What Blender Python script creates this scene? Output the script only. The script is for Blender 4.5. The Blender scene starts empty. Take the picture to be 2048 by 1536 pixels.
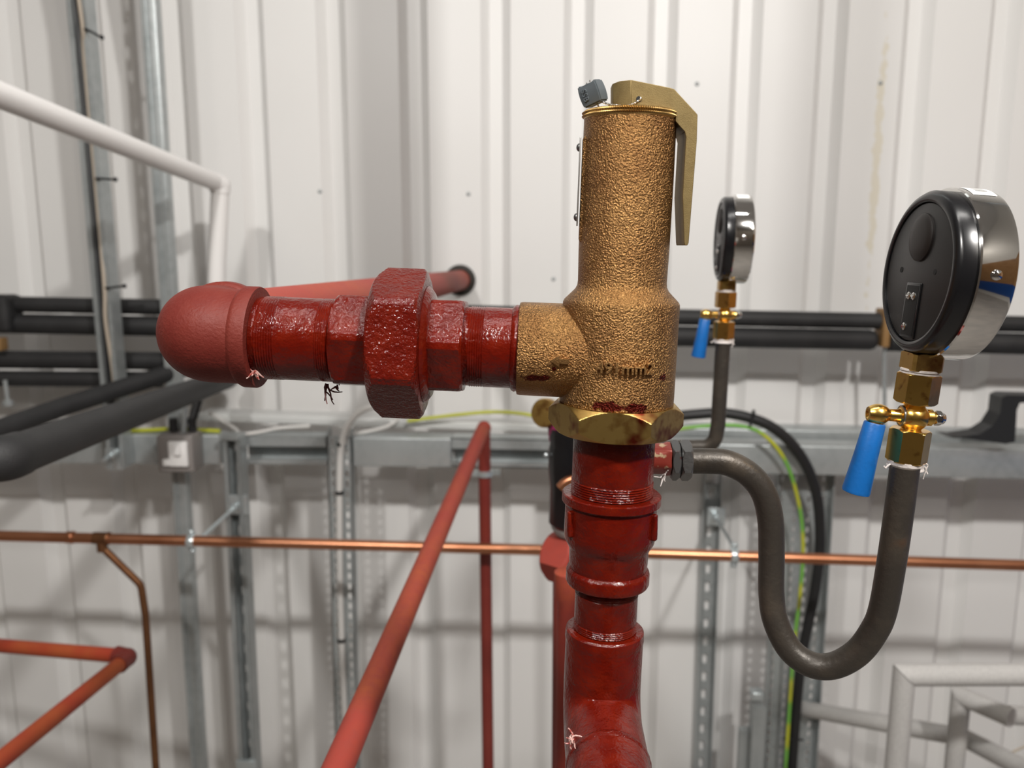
import bpy, bmesh, math, random
from mathutils import Vector, Matrix
random.seed(7)
SC = bpy.context.scene
COL = SC.collection
R_ = math.radians

# ------------------------------------------------------------------ camera
FPX = 1657.0
CAM = Vector((0.0, 0.0, 1.6))
YAW, PITCH = R_(2.3), R_(9.52)
FW = Vector((-math.sin(YAW) * math.cos(PITCH), math.cos(YAW) * math.cos(PITCH), -math.sin(PITCH)))
RT = Vector((math.cos(YAW), math.sin(YAW), 0.0))
UP = RT.cross(FW)
cd = bpy.data.cameras.new('camera')
cam = bpy.data.objects.new('camera', cd)
COL.objects.link(cam)
cam.matrix_world = Matrix(((RT.x, UP.x, -FW.x, CAM.x), (RT.y, UP.y, -FW.y, CAM.y), (RT.z, UP.z, -FW.z, CAM.z), (0, 0, 0, 1)))
cd.sensor_width = 36.0
cd.lens = 36.0 * FPX / 2048.0
cd.clip_start = 0.01
cd.dof.use_dof = True
cd.dof.focus_distance = 0.505
cd.dof.aperture_fstop = cd.lens / 3.7
SC.camera = cam

# ------------------------------------------------------------------ world, lights, exposure
SC.view_settings.view_transform = 'Standard'
SC.view_settings.look = 'None'
SC.view_settings.gamma = 1.0
SC.view_settings.use_curve_mapping = False
SC.view_settings.exposure = 0.0
w = bpy.data.worlds.new('world')
SC.world = w
w.use_nodes = True
w.node_tree.nodes['Background'].inputs[0].default_value = (0.9, 0.95, 1.0, 1)
w.node_tree.nodes['Background'].inputs[1].default_value = 0.3


def area(name, loc, target, sx, sy, power, col=(1, 0.97, 0.93)):
    l = bpy.data.lights.new(name, 'AREA')
    l.shape = 'RECTANGLE'
    l.size, l.size_y = sx, sy
    l.energy = power
    l.color = col
    o = bpy.data.objects.new(name, l)
    COL.objects.link(o)
    o.location = loc
    d = Vector(target) - Vector(loc)
    o.rotation_euler = d.to_track_quat('-Z', 'Y').to_euler()
    return o


area('ceiling_lamp_one', (-0.75, -0.5, 2.82), (-0.2, 1.2, 1.0), 0.11, 0.11, 24)
area('ceiling_lamp_two', (0.75, -0.5, 2.82), (0.2, 1.2, 1.0), 0.11, 0.11, 40)
area('top_fill_light', (0.1, 0.32, 3.2), (0.1, 0.36, 0.0), 1.2, 0.08, 13)  # strip light added above the valve to brighten its top faces
area('fill_light_far', (-1.7, -3.0, 4.2), (-0.6, -1.0, 0.0), 0.15, 1.5, 12, (1, 0.93, 0.84))  # fill light added behind the camera to lift shade and reflections
area('fill_light_side', (1.8, -2.8, 4.2), (0.8, -1.0, 0.0), 0.15, 1.5, 26, (1, 0.93, 0.84))  # added fill for the gauge rim reflections and the lower wall


# ------------------------------------------------------------------ pixel <-> place
def U(px, py, Y):
    """the point of the vertical plane y = Y seen at pixel (px, py)"""
    d = FW + RT * ((px - 1024.0) / FPX) + UP * ((768.0 - py) / FPX)
    return CAM + d * (Y / d.y)


def M_(p):
    """metres per pixel at point p"""
    return (p - CAM).dot(FW) / FPX


def mpp(px, py, Y):
    return M_(U(px, py, Y))


# ------------------------------------------------------------------ materials
MATS = {}


def mat(name, col, rough=0.5, metal=0.0, bump=None, var=None, spec=None, coat=0.0, extra=None, rough_var=None):
    """bump = (scale, distance, detail); var = (scale, other colour, low, high)"""
    m = bpy.data.materials.new(name)
    m.use_nodes = True
    nt = m.node_tree
    b = nt.nodes['Principled BSDF']
    b.inputs['Base Color'].default_value = (*col, 1)
    b.inputs['Roughness'].default_value = rough
    b.inputs['Metallic'].default_value = metal
    if spec is not None:
        b.inputs['Specular IOR Level'].default_value = spec
    if coat:
        b.inputs['Coat Weight'].default_value = coat
        b.inputs['Coat Roughness'].default_value = 0.08
    tc = nt.nodes.new('ShaderNodeTexCoord')
    colsock = None

    def noise(scale, detail=3.0, rough_=0.55, vec=None):
        n = nt.nodes.new('ShaderNodeTexNoise')
        n.inputs['Scale'].default_value = scale
        n.inputs['Detail'].default_value = detail
        n.inputs['Roughness'].default_value = rough_
        nt.links.new(vec or tc.outputs['Object'], n.inputs['Vector'])
        return n.outputs['Fac']

    def ramp(fac, lo, hi):
        r = nt.nodes.new('ShaderNodeMapRange')
        r.inputs['From Min'].default_value = lo
        r.inputs['From Max'].default_value = hi
        nt.links.new(fac, r.inputs['Value'])
        return r.outputs['Result']

    def mix(fac, a, bcol):
        x = nt.nodes.new('ShaderNodeMix')
        x.data_type = 'RGBA'
        nt.links.new(fac, x.inputs[0])
        if isinstance(a, tuple):
            x.inputs[6].default_value = (*a, 1)
        else:
            nt.links.new(a, x.inputs[6])
        x.inputs[7].default_value = (*bcol, 1)
        return x.outputs[2]

    if var:
        for (sc, c2, lo, hi) in (var if isinstance(var, list) else [var]):
            colsock = mix(ramp(noise(sc), lo, hi), colsock or col, c2)
    if rough_var:
        sc, r2, lo, hi = rough_var
        r = nt.nodes.new('ShaderNodeMapRange')
        r.inputs['From Min'].default_value = lo
        r.inputs['From Max'].default_value = hi
        r.inputs['To Min'].default_value = rough
        r.inputs['To Max'].default_value = r2
        nt.links.new(noise(sc), r.inputs['Value'])
        nt.links.new(r.outputs['Result'], b.inputs['Roughness'])
    if bump:
        prev = None
        for (sc, dist, det) in (bump if isinstance(bump, list) else [bump]):
            bn = nt.nodes.new('ShaderNodeBump')
            bn.inputs['Strength'].default_value = 1.0
            bn.inputs['Distance'].default_value = dist
            nt.links.new(noise(sc, det), bn.inputs['Height'])
            if prev:
                nt.links.new(prev, bn.inputs['Normal'])
            prev = bn.outputs['Normal']
        nt.links.new(prev, b.inputs['Normal'])
    if extra:
        colsock = extra(nt, tc, b, noise, ramp, mix, colsock or col) or colsock
    if colsock is not None and not isinstance(colsock, tuple):
        nt.links.new(colsock, b.inputs['Base Color'])
    MATS[name] = m
    return m


def blot(centers, col, noise_scale=260):
    """paint smears of a shape of their own: noisy ellipsoids at object-space places (centre, radii)"""
    def f(nt, tc, b, noise, ramp, mix, cs):
        for (c, rad) in centers:
            mp = nt.nodes.new('ShaderNodeMapping')
            mp.vector_type = 'POINT'
            mp.inputs['Scale'].default_value = [1 / q for q in rad]
            mp.inputs['Location'].default_value = [-cc / q for cc, q in zip(c, rad)]
            nt.links.new(tc.outputs['Object'], mp.inputs['Vector'])
            ln = nt.nodes.new('ShaderNodeVectorMath')
            ln.operation = 'LENGTH'
            nt.links.new(mp.outputs[0], ln.inputs[0])
            ad = nt.nodes.new('ShaderNodeMath')
            ad.operation = 'MULTIPLY_ADD'
            nt.links.new(noise(noise_scale, 4), ad.inputs[0])
            ad.inputs[1].default_value = 1.9
            nt.links.new(ln.outputs['Value'], ad.inputs[2])
            cs = mix(ramp(ad.outputs[0], 1.95, 1.7), cs, col)
        return cs
    return f


PAINT = mat('red_gloss_paint', (0.092, 0.0040, 0.0012), 0.13, 0.0, spec=0.36, bump=[(160, 0.0010, 2), (700, 0.00035, 3)],
            var=[(60, (0.13, 0.008, 0.002), 0.42, 0.7)])
PAINT_CAST = mat('red_gloss_paint_on_casting', (0.088, 0.0046, 0.002), 0.17, 0.0, spec=0.36, bump=[(480, 0.0009, 2), (140, 0.0008, 2)],
                 var=[(80, (0.115, 0.008, 0.003), 0.4, 0.7)])
PAINT_MATT = mat('red_matt_primer', (0.125, 0.014, 0.009), 0.6, 0.0, spec=0.3, bump=[(500, 0.0004, 3)], var=[(40, (0.15, 0.022, 0.014), 0.4, 0.7)],
                 rough_var=(28, 0.42, 0.55, 0.75))
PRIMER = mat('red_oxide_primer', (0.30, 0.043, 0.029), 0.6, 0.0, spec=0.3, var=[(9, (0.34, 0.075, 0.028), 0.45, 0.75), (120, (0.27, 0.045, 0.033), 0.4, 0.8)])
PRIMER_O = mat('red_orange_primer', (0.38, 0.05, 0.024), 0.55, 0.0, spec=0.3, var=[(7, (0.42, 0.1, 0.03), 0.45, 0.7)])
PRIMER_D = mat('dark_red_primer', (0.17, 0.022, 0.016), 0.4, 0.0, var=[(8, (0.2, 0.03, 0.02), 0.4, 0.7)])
BRASS = mat('machined_brass', (0.55, 0.36, 0.11), 0.36, 1.0, bump=(90, 0.0002, 2),
            var=[(55, (0.30, 0.16, 0.05), 0.5, 0.65), (120, (0.22, 0.07, 0.035), 0.62, 0.72)])
BRASS_KNURL = mat('knurled_brass', (0.5, 0.32, 0.12), 0.32, 1.0)
BRASS_LEVER = mat('sanded_brass', (0.25, 0.185, 0.082), 0.55, 0.85, bump=(2200, 0.00008, 3), var=[(200, (0.22, 0.16, 0.07), 0.4, 0.7)])
POLISHED = mat('polished_brass', (0.76, 0.48, 0.13), 0.24, 1.0, bump=(60, 0.0002, 1), var=[(150, (0.36, 0.18, 0.05), 0.58, 0.75)])
STEEL_T = mat('dark_steel_tube', (0.045, 0.038, 0.031), 0.42, 0.35, bump=(300, 0.0003, 3),
              var=[(35, (0.075, 0.06, 0.045), 0.5, 0.75), (18, (0.12, 0.05, 0.02), 0.66, 0.8)])
STEEL = mat('steel_nut', (0.20, 0.20, 0.20), 0.38, 0.9, bump=(300, 0.0002, 2), extra=None)
CHROME = mat('polished_steel', (0.78, 0.77, 0.75), 0.07, 1.0)
BLACK_P = mat('black_plastic', (0.006, 0.006, 0.007), 0.25, 0.0)
BLACK_F = mat('black_satin_plastic', (0.012, 0.011, 0.011), 0.42, 0.0, bump=(2500, 0.00004, 2))
RUBBER = mat('black_rubber', (0.012, 0.009, 0.008), 0.5, 0.0)
HOLE_SHADE = mat('painted_hole_shade', (0.003, 0.003, 0.003), 0.7, 0.0)  # near-black colour standing in for shade inside holes and the gauge recess
BLUE = mat('blue_plastic', (0.003, 0.105, 0.36), 0.42, 0.0, var=[(90, (0.004, 0.08, 0.27), 0.55, 0.75)], bump=(500, 0.0001, 2))
TAPE = mat('white_thread_tape', (0.62, 0.57, 0.54), 0.55, 0.0, bump=(400, 0.0006, 3))
WIRE = mat('seal_wire_metal', (0.6, 0.58, 0.55), 0.3, 1.0)
SEALM = mat('grey_seal_plastic', (0.085, 0.10, 0.11), 0.5, 0.0)
STICKER = mat('white_sticker', (0.8, 0.8, 0.78), 0.6)
INK = mat('grey_print', (0.12, 0.12, 0.12), 0.6)
FOAM = mat('black_foam_insulation', (0.015, 0.015, 0.016), 0.62, 0.0, bump=(500, 0.0005, 2), var=[(14, (0.022, 0.022, 0.023), 0.45, 0.7)])
GALV = mat('galvanised_steel', (0.42, 0.45, 0.455), 0.36, 0.5, var=[(60, (0.34, 0.37, 0.375), 0.4, 0.7), (8, (0.48, 0.51, 0.515), 0.4, 0.7)])
GALV_B = mat('bright_zinc', (0.62, 0.68, 0.70), 0.28, 0.7)
COPPER = mat('copper', (0.60, 0.27, 0.15), 0.34, 1.0, var=[(6, (0.45, 0.18, 0.09), 0.5, 0.7)])
COPPER_D = mat('aged_copper', (0.24, 0.11, 0.05), 0.45, 0.8, var=[(20, (0.17, 0.075, 0.035), 0.4, 0.7)])
WHITE_P = mat('white_plastic', (0.84, 0.83, 0.82), 0.35)
GREY_P = mat('grey_box', (0.24, 0.22, 0.21), 0.5)
CABLE_B = mat('black_cable', (0.012, 0.012, 0.013), 0.5)
CABLE_W = mat('white_cable', (0.6, 0.59, 0.57), 0.5)
CABLE_C = mat('cream_cable', (0.42, 0.36, 0.29), 0.5)
BRKT = mat('black_bracket', (0.018, 0.019, 0.02), 0.4)
LAG = mat('pale_grey_lagging', (0.50, 0.49, 0.475), 0.7, 0.0, bump=(250, 0.0006, 3), var=[(300, (0.42, 0.41, 0.40), 0.4, 0.7)])
WOODB = mat('brown_clamp', (0.25, 0.14, 0.05), 0.6)
HEMP = mat('red_stained_hemp', (0.10, 0.012, 0.008), 0.5)
GROMMET = mat('dark_grommet', (0.02, 0.016, 0.012), 0.6)
MAGENTA = mat('magenta_tag', (0.25, 0.02, 0.09), 0.5)


def earth_extra(nt, tc, b, noise, ramp, mix, cs):
    wv = nt.nodes.new('ShaderNodeTexWave')
    wv.inputs['Scale'].default_value = 2.6
    wv.inputs['Distortion'].default_value = 1.0
    wv.bands_direction = 'Z'
    nt.links.new(tc.outputs['Object'], wv.inputs['Vector'])
    return mix(ramp(wv.outputs['Fac'], 0.3, 0.7), cs, (0.16, 0.42, 0.06))


EARTH = mat('yellow_green_earth', (0.48, 0.50, 0.03), 0.4, extra=earth_extra)


# ------------------------------------------------------------------ mesh helpers
def frame(axis, ref=None):
    a = Vector(axis).normalized()
    ref = Vector(ref) if ref is not None else (Vector((0, 0, 1)) if abs(a.z) < 0.9 else Vector((1, 0, 0)))
    u = (ref - a * ref.dot(a)).normalized()
    return a, u, a.cross(u)


def rings_to_mesh(bm, rings, closed_ring=True, cap0=True, cap1=True):
    vs = [[bm.verts.new(p) for p in r] for r in rings]
    n = len(rings[0])
    for i in range(len(vs) - 1):
        for j in range(n if closed_ring else n - 1):
            k = (j + 1) % n
            bm.faces.new((vs[i][j], vs[i][k], vs[i + 1][k], vs[i + 1][j]))
    if cap0:
        bm.faces.new(list(reversed(vs[0])))
    if cap1:
        bm.faces.new(vs[-1])
    return vs


def lathe(bm, o, axis, prof, seg=48, ref=None, wob=0.0):
    """prof = [(distance along axis, radius)]"""
    a, u, v = frame(axis, ref)
    rings = []
    for (t, r) in prof:
        rings.append([o + a * t + (u * math.cos(2 * math.pi * j / seg) + v * math.sin(2 * math.pi * j / seg)) * max(r, 1e-5)
                      * (1 + wob * (random.random() - 0.5)) for j in range(seg)])
    rings_to_mesh(bm, rings)


def polylathe(bm, o, axis, apo, sides, prof, ref, seg=96, rnd=0.0):
    """a prism of `sides` flats (apothem apo, one flat facing ref) turned down to the radius limit prof = [(t, rmax)]"""
    a, u, v = frame(axis, ref)
    rings = []
    st = 2 * math.pi / sides
    angs = []
    per = seg // sides
    for s in range(sides):
        for q in range(per):
            angs.append(s * st - st / 2 + st * q / per)
    for (t, rm) in prof:
        rg = []
        for th in angs:
            loc = (th + st / 2) % st - st / 2
            r = apo / math.cos(loc)
            if rnd:
                r = min(r, apo / math.cos(st / 2) * (1 - rnd))
            r = min(r, rm)
            rg.append(o + a * t + (u * math.cos(th) + v * math.sin(th)) * r)
        rings.append(rg)
    rings_to_mesh(bm, rings)


def nutprof(t0, t1, R, ch, inner, steps=6):
    """radius limits of a hexagon of corner radius R chamfered by ch at both ends"""
    out = [(t0, inner)]
    for i in range(steps + 1):
        f = i / steps
        out.append((t0 + ch * 0.55 * f, inner + (R - inner) * f))
    for i in range(steps, -1, -1):
        f = i / steps
        out.append((t1 - ch * 0.55 * f, inner + (R - inner) * f))
    out.append((t1, inner))
    return out


def fillet(pts, rad, n=8):
    pts = [Vector(p) for p in pts]
    out = [pts[0]]
    for i in range(1, len(pts) - 1):
        p, a, b = pts[i], pts[i - 1], pts[i + 1]
        d1, d2 = (a - p), (b - p)
        r = rad[i] if isinstance(rad, dict) else rad
        ang = d1.angle(d2)
        t = min(r / max(math.tan(ang / 2), 1e-3), d1.length * 0.49, d2.length * 0.49)
        s, e = p + d1.normalized() * t, p + d2.normalized() * t
        rr = t * math.tan(ang / 2)
        bis = (d1.normalized() + d2.normalized())
        if bis.length < 1e-4:
            out.append(p)
            continue
        c = p + bis.normalized() * (rr / math.sin(ang / 2))
        v1, v2 = s - c, e - c
        tot = v1.angle(v2)
        ax = v1.cross(v2).normalized()
        for k in range(n + 1):
            out.append(c + Matrix.Rotation(tot * k / n, 3, ax) @ v1)
    out.append(pts[-1])
    return out


def spline(pts, n=8):
    pts = [Vector(p) for p in pts]
    q = [pts[0] * 2 - pts[1]] + pts + [pts[-1] * 2 - pts[-2]]
    out = []
    for i in range(1, len(q) - 2):
        for k in range(n):
            t = k / n
            p0, p1, p2, p3 = q[i - 1], q[i], q[i + 1], q[i + 2]
            out.append(0.5 * ((2 * p1) + (p2 - p0) * t + (2 * p0 - 5 * p1 + 4 * p2 - p3) * t * t + (3 * p1 - p0 - 3 * p2 + p3) * t ** 3))
    out.append(pts[-1])
    return out


def tube(bm, pts, r, seg=20, caps=True):
    pts = [Vector(p) for p in pts]
    clean = [pts[0]]
    for p in pts[1:]:
        if (p - clean[-1]).length > 1e-5:
            clean.append(p)
    pts = clean
    n = len(pts)
    tang = []
    for i in range(n):
        d = (pts[min(i + 1, n - 1)] - pts[max(i - 1, 0)])
        tang.append(d.normalized())
    a, u, v = frame(tang[0])
    rings = []
    for i in range(n):
        if i:
            q = tang[i - 1].rotation_difference(tang[i])
            u = q @ u
        u = (u - tang[i] * u.dot(tang[i])).normalized()
        v = tang[i].cross(u)
        rr = r[i] if isinstance(r, (list, tuple)) else r
        rings.append([pts[i] + (u * math.cos(2 * math.pi * j / seg) + v * math.sin(2 * math.pi * j / seg)) * rr for j in range(seg)])
    rings_to_mesh(bm, rings, cap0=caps, cap1=caps)


def box(bm, c, sx, sy, sz, rot=None):
    vs = []
    for dx in (-1, 1):
        for dy in (-1, 1):
            for dz in (-1, 1):
                p = Vector((dx * sx / 2, dy * sy / 2, dz * sz / 2))
                if rot is not None:
                    p = rot @ p
                vs.append(bm.verts.new(Vector(c) + p))
    for f in ((0, 1, 3, 2), (4, 6, 7, 5), (0, 4, 5, 1), (2, 3, 7, 6), (0, 2, 6, 4), (1, 5, 7, 3)):
        bm.faces.new([vs[i] for i in f])


def rbox(bm, c, sx, sy, sz, r, rot=None, seg=3):
    b2 = bmesh.new()
    box(b2, (0, 0, 0), sx, sy, sz)
    bmesh.ops.bevel(b2, geom=list(b2.edges), offset=r, segments=seg, profile=0.5, affect='EDGES')
    mp = {}
    for vv in b2.verts:
        p = rot @ vv.co if rot is not None else vv.co
        mp[vv] = bm.verts.new(Vector(c) + p)
    for f in b2.faces:
        bm.faces.new([mp[q] for q in f.verts])
    b2.free()


def prism(bm, poly, ext):
    """a closed polygon of world points extruded by the vector ext"""
    a = [bm.verts.new(p) for p in poly]
    b = [bm.verts.new(p + ext) for p in poly]
    n = len(a)
    bm.faces.new(a)
    bm.faces.new(list(reversed(b)))
    for i in range(n):
        j = (i + 1) % n
        bm.faces.new((a[j], a[i], b[i], b[j]))


def sphere(bm, c, r, sc=(1, 1, 1), seg=20):
    res = bmesh.ops.create_uvsphere(bm, u_segments=seg, v_segments=seg // 2, radius=r)
    for v in res['verts']:
        v.co = Vector((v.co.x * sc[0], v.co.y * sc[1], v.co.z * sc[2])) + Vector(c)


def perforated(bm, o, u, v, nrm, width, length, th, slots, pitch, sw, sl, off=0.0):
    """sheet in the plane (u, v) from o (middle of its end), with a row of slots (sw x sl) at each u offset of `slots`"""
    n = max(1, int(length / pitch))
    edges = [-width / 2]
    for i in range(len(slots) - 1):
        edges.append((slots[i] + slots[i + 1]) / 2)
    edges.append(width / 2)
    N = 16

    def loop_hole(cx, cy):
        pts = []
        for k in range(N):
            a = 2 * math.pi * (k + 0.5) / N
            x, y = math.cos(a) * sw / 2, math.sin(a) * sw / 2
            y += (sl - sw) / 2 * (1 if y > 0 else -1)
            pts.append((cx + x, cy + y))
        return pts

    def loop_rect(x0, x1, y0, y1):
        pts = []
        cx, cy = (x0 + x1) / 2, (y0 + y1) / 2
        for k in range(N):
            a = 2 * math.pi * (k + 0.5) / N
            c, s = math.cos(a), math.sin(a)
            m = max(abs(c), abs(s))
            pts.append((cx + c / m * (x1 - x0) / 2, cy + s / m * (y1 - y0) / 2))
        for (qx, qy, k) in ((x1, y1, 1), (x0, y1, 5), (x0, y0, 9), (x1, y0, 13)):
            pts[k] = (qx, qy)
        return pts

    for i in range(n):
        y0, y1 = i * pitch, (i + 1) * pitch
        for s in range(len(slots)):
            x0, x1 = edges[s], edges[s + 1]
            hl, rl = loop_hole(slots[s], (y0 + y1) / 2), loop_rect(x0, x1, y0, y1)
            P = lambda q, d: bm.verts.new(o + u * q[0] + v * q[1] + nrm * d)
            hf, hb = [P(q, 0) for q in hl], [P(q, th) for q in hl]
            rf, rb = [P(q, 0) for q in rl], [P(q, th) for q in rl]
            for k in range(N):
                j = (k + 1) % N
                bm.faces.new((rf[k], rf[j], hf[j], hf[k]))
                bm.faces.new((rb[j], rb[k], hb[k], hb[j]))
                bm.faces.new((hf[k], hf[j], hb[j], hb[k]))


def finish(bm, name, m, base, parent=None, sharp=35, smooth=True):
    """links bm (in world coordinates) as ONE mesh object whose origin is `base`"""
    bmesh.ops.recalc_face_normals(bm, faces=list(bm.faces))
    me = bpy.data.meshes.new(name)
    bm.to_mesh(me)
    bm.free()
    me.transform(Matrix.Translation(-Vector(base)))
    if smooth:
        me.polygons.foreach_set('use_smooth', [True] * len(me.polygons))
        me.set_sharp_from_angle(angle=R_(sharp))
    me.materials.append(m)
    o = bpy.data.objects.new(name, me)
    COL.objects.link(o)
    if parent is not None:
        o.parent = parent
    else:
        o.location = base
    return o


def tag(o, label, cat, group=None):
    o['label'] = label
    o['category'] = cat
    if group:
        o['group'] = group
    return o


class Thing:
    """an Empty at the thing's base that parents its parts"""

    def __init__(self, name, base, label, cat, group=None):
        self.base = Vector(base)
        self.o = bpy.data.objects.new(name, None)
        self.o.empty_display_size = 0.02
        COL.objects.link(self.o)
        self.o.location = self.base
        tag(self.o, label, cat, group)

    def part(self, name, m, fn, parent=None, sharp=35, label=None):
        bm = bmesh.new()
        fn(bm)
        o = finish(bm, name, m, self.base, parent or self.o, sharp)
        if label:
            o['label'] = label
        return o


def single(name, m, fn, base, label, cat, group=None, sharp=35):
    bm = bmesh.new()
    fn(bm)
    return tag(finish(bm, name, m, base, None, sharp), label, cat, group)


def struct(name, m, fn, base=(0, 0, 0), smooth=False):
    bm = bmesh.new()
    fn(bm)
    o = finish(bm, name, m, Vector(base), None, 30, smooth)
    o['kind'] = 'structure'
    return o


def text_mesh(body, size, ext):
    cu = bpy.data.curves.new('lettering', 'FONT')
    cu.body = body
    cu.size = size
    cu.extrude = ext
    cu.align_x = 'CENTER'
    cu.align_y = 'CENTER'
    cu.resolution_u = 4
    cu.bevel_depth = size * 0.03
    cu.bevel_resolution = 1
    ob = bpy.data.objects.new('lettering_source', cu)
    COL.objects.link(ob)
    dg = bpy.context.evaluated_depsgraph_get()
    me = bpy.data.meshes.new_from_object(ob.evaluated_get(dg))
    bpy.data.objects.remove(ob)
    return me


# ================================================================== THE SETTING
YW = 2.06            # room face of the cladding
PITCHW, GD = 0.196, 0.024
XG = U(992, 0, YW).x


def wall_extra(nt, tc, b, noise, ramp, mix, cs):
    return mix(ramp(noise(1.2), 0.45, 0.75), cs, (0.76, 0.755, 0.74))


def wall_marks(nt, tc, b, noise, ramp, mix, cs):
    cs = wall_extra(nt, tc, b, noise, ramp, mix, cs)
    p = U(1752, 330, YW)
    return blot([((p.x, p.y, p.z), (0.011, 0.1, 0.30))], (0.72, 0.68, 0.58), 40)(nt, tc, b, noise, ramp, mix, cs)


WALLM = mat('white_coated_cladding', (0.80, 0.795, 0.785), 0.42, extra=wall_marks)
ROOMW = mat('grey_room_paint', (0.24, 0.21, 0.18), 0.6)
CEILM = mat('white_ceiling', (0.6, 0.6, 0.6), 0.6)
CONC = mat('concrete_floor', (0.30, 0.28, 0.255), 0.6, var=[(3, (0.24, 0.225, 0.21), 0.4, 0.7)])
REFL_BROWN = mat('brown_reflector', (0.42, 0.23, 0.10), 0.5, var=[(6, (0.32, 0.16, 0.065), 0.4, 0.7)])
REFL_BLUE = mat('blue_reflector', (0.012, 0.08, 0.34), 0.5)


def wall_back(bm):
    # trapezoidal sheet: flats at YW, grooves GD deep, extruded up the wall
    prof = []
    x = XG - PITCHW * 13
    while x < XG + PITCHW * 14:
        for (dx, dy) in ((-0.037, 0), (-0.017, GD), (0.013, GD), (0.034, 0)):
            prof.append((x + dx, YW + dy))
        x += PITCHW
    lo = [bm.verts.new((px, py, 0.0)) for px, py in prof]
    hi = [bm.verts.new((px, py, 4.6)) for px, py in prof]
    for i in range(len(prof) - 1):
        bm.faces.new((lo[i], lo[i + 1], hi[i + 1], hi[i]))


struct('wall_back', WALLM, wall_back)
struct('floor', CONC, lambda bm: box(bm, (0, -1.0, -0.05), 5.4, 6.2, 0.1))
struct('ceiling', CEILM, lambda bm: box(bm, (0, -1.0, 4.65), 5.4, 6.2, 0.1))
struct('wall_left', ROOMW, lambda bm: box(bm, (-2.65, -1.0, 2.3), 0.1, 6.3, 4.6))
WHITEW = mat('white_side_wall', (0.75, 0.74, 0.72), 0.5)
struct('wall_right', WHITEW, lambda bm: box(bm, (2.65, -1.0, 2.3), 0.1, 6.3, 4.6))
struct('wall_front', ROOMW, lambda bm: box(bm, (0, -4.05, 2.3), 5.4, 0.1, 4.6))
# unseen brown and blue panels added to tint the gauge rim reflections
struct('rim_reflector_1', REFL_BROWN, lambda bm: box(bm, (2.585, -1.0, 1.85), 0.03, 5.9, 1.5))
struct('rim_reflector_2', REFL_BLUE, lambda bm: box(bm, (2.585, -1.0, 0.7), 0.03, 5.9, 0.8))
# unseen post added above the picture to cast the broad shadow on the cladding
PB = U(735, -70, 1.0)
PX = 0.75 + (U(783, 250, YW).x - 0.75) * 1.5 / 2.56
struct('shadow_post_1', GALV, lambda bm: box(bm, (PX, 1.0, (PB.z + 4.6) / 2), 0.10, 0.06, 4.6 - PB.z))

# ================================================================== MAIN VALVE
YV = 0.50


def vx(py):
    return 1261.0 - (py - 225.0) * 0.0498


V0 = U(vx(1200), 1200, YV)
V1 = U(vx(225), 225, YV)
VA = (V1 - V0).normalized()            # up the valve
VR = Vector((VA.z, 0, -VA.x))          # to the right
VT = Vector((0, -1, 0))                # towards the camera


def vt(py):
    return (U(vx(py), py, YV) - V0).dot(VA)


def vr(py, hw):
    return hw * mpp(vx(py), py, YV)


def vprof(rows):
    return sorted([(vt(py), vr(py, hw)) for py, hw in rows], key=lambda q: q[0])


def vpt(px, py, depth=0.0):
    """point at a pixel, `depth` metres in front of the valve's axis plane"""
    return U(px, py, YV - depth)


def vrows(*rows):
    """rows top to bottom -> profile from bottom to top, order kept"""
    return [(vt(py), vr(py, hw)) for py, hw in reversed(rows)]


HF = (CAM - V0)
HF = (HF - VA * HF.dot(VA)).normalized()    # direction from the axis to the viewer

B = U(1228, 815, YV)
valve = Thing('safety_valve', V0 + VA * vt(890), 'cast bronze safety relief valve with knurled cap and side lever on the red riser', 'valve')

# branch axis
AX0 = U(1240, 702.5, YV)
AXL = (U(430, 671, YV) - U(1040, 697, YV)).normalized()


PD0 = (-VR * math.cos(R_(2)) - VT * math.sin(R_(2))).normalized()
PRM0 = Matrix((PD0, VA.cross(PD0).normalized(), VA)).transposed()


def body(bm):
    lathe(bm, V0, VA, vrows((238, 0.5), (238, 91), (244, 91.7), (360, 91.5), (500, 90), (562, 88.2), (572, 89), (580, 93), (601, 113.5),
                            (606, 115.8), (612, 116), (640, 115.5), (790, 113.5), (803, 113), (806, 110), (806, 0.5)), 96)
    # outlet branch with a mouth
    o = U(1036, 697, YV)
    m = M_(o)
    r = 93 * m
    ln = (AX0 - o).length
    lathe(bm, o, -AXL, [(0, r * 0.93), (0.0004, r * 0.985), (0.002, r), (ln * 0.35, r * 1.005), (ln, r * 1.01)], 72)
    # fillet where the branch leaves the body
    # raised pad behind the plate
    c = U(1170, 370, YV)
    rbox(bm, V0 + VA * (vt(272) + vt(492)) / 2 + PD0 * (vr(370, 91) - 0.003), 0.0066, 0.018, vt(276) - vt(490), 0.0026, PRM0)


smears = [(U(1215, 815, YV - 0.035) - valve.base, (0.011, 0.014, 0.0035)), (U(1272, 816, YV - 0.033) - valve.base, (0.008, 0.014, 0.003)),
          (U(1073, 755, YV - 0.024) - valve.base, (0.008, 0.010, 0.0022)), (U(1322, 752, YV - 0.022) - valve.base, (0.003, 0.008, 0.003)),
          (U(1108, 738, YV - 0.028) - valve.base, (0.0015, 0.01, 0.0015))]
BRONZE = mat('cast_bronze', (0.32, 0.175, 0.066), 0.36, 1.0, bump=[(1000, 0.0015, 2)],
             var=[(30, (0.22, 0.11, 0.042), 0.42, 0.72)], extra=blot(smears, (0.08, 0.012, 0.008)))
bo = valve.part('body', BRONZE, body)
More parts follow.
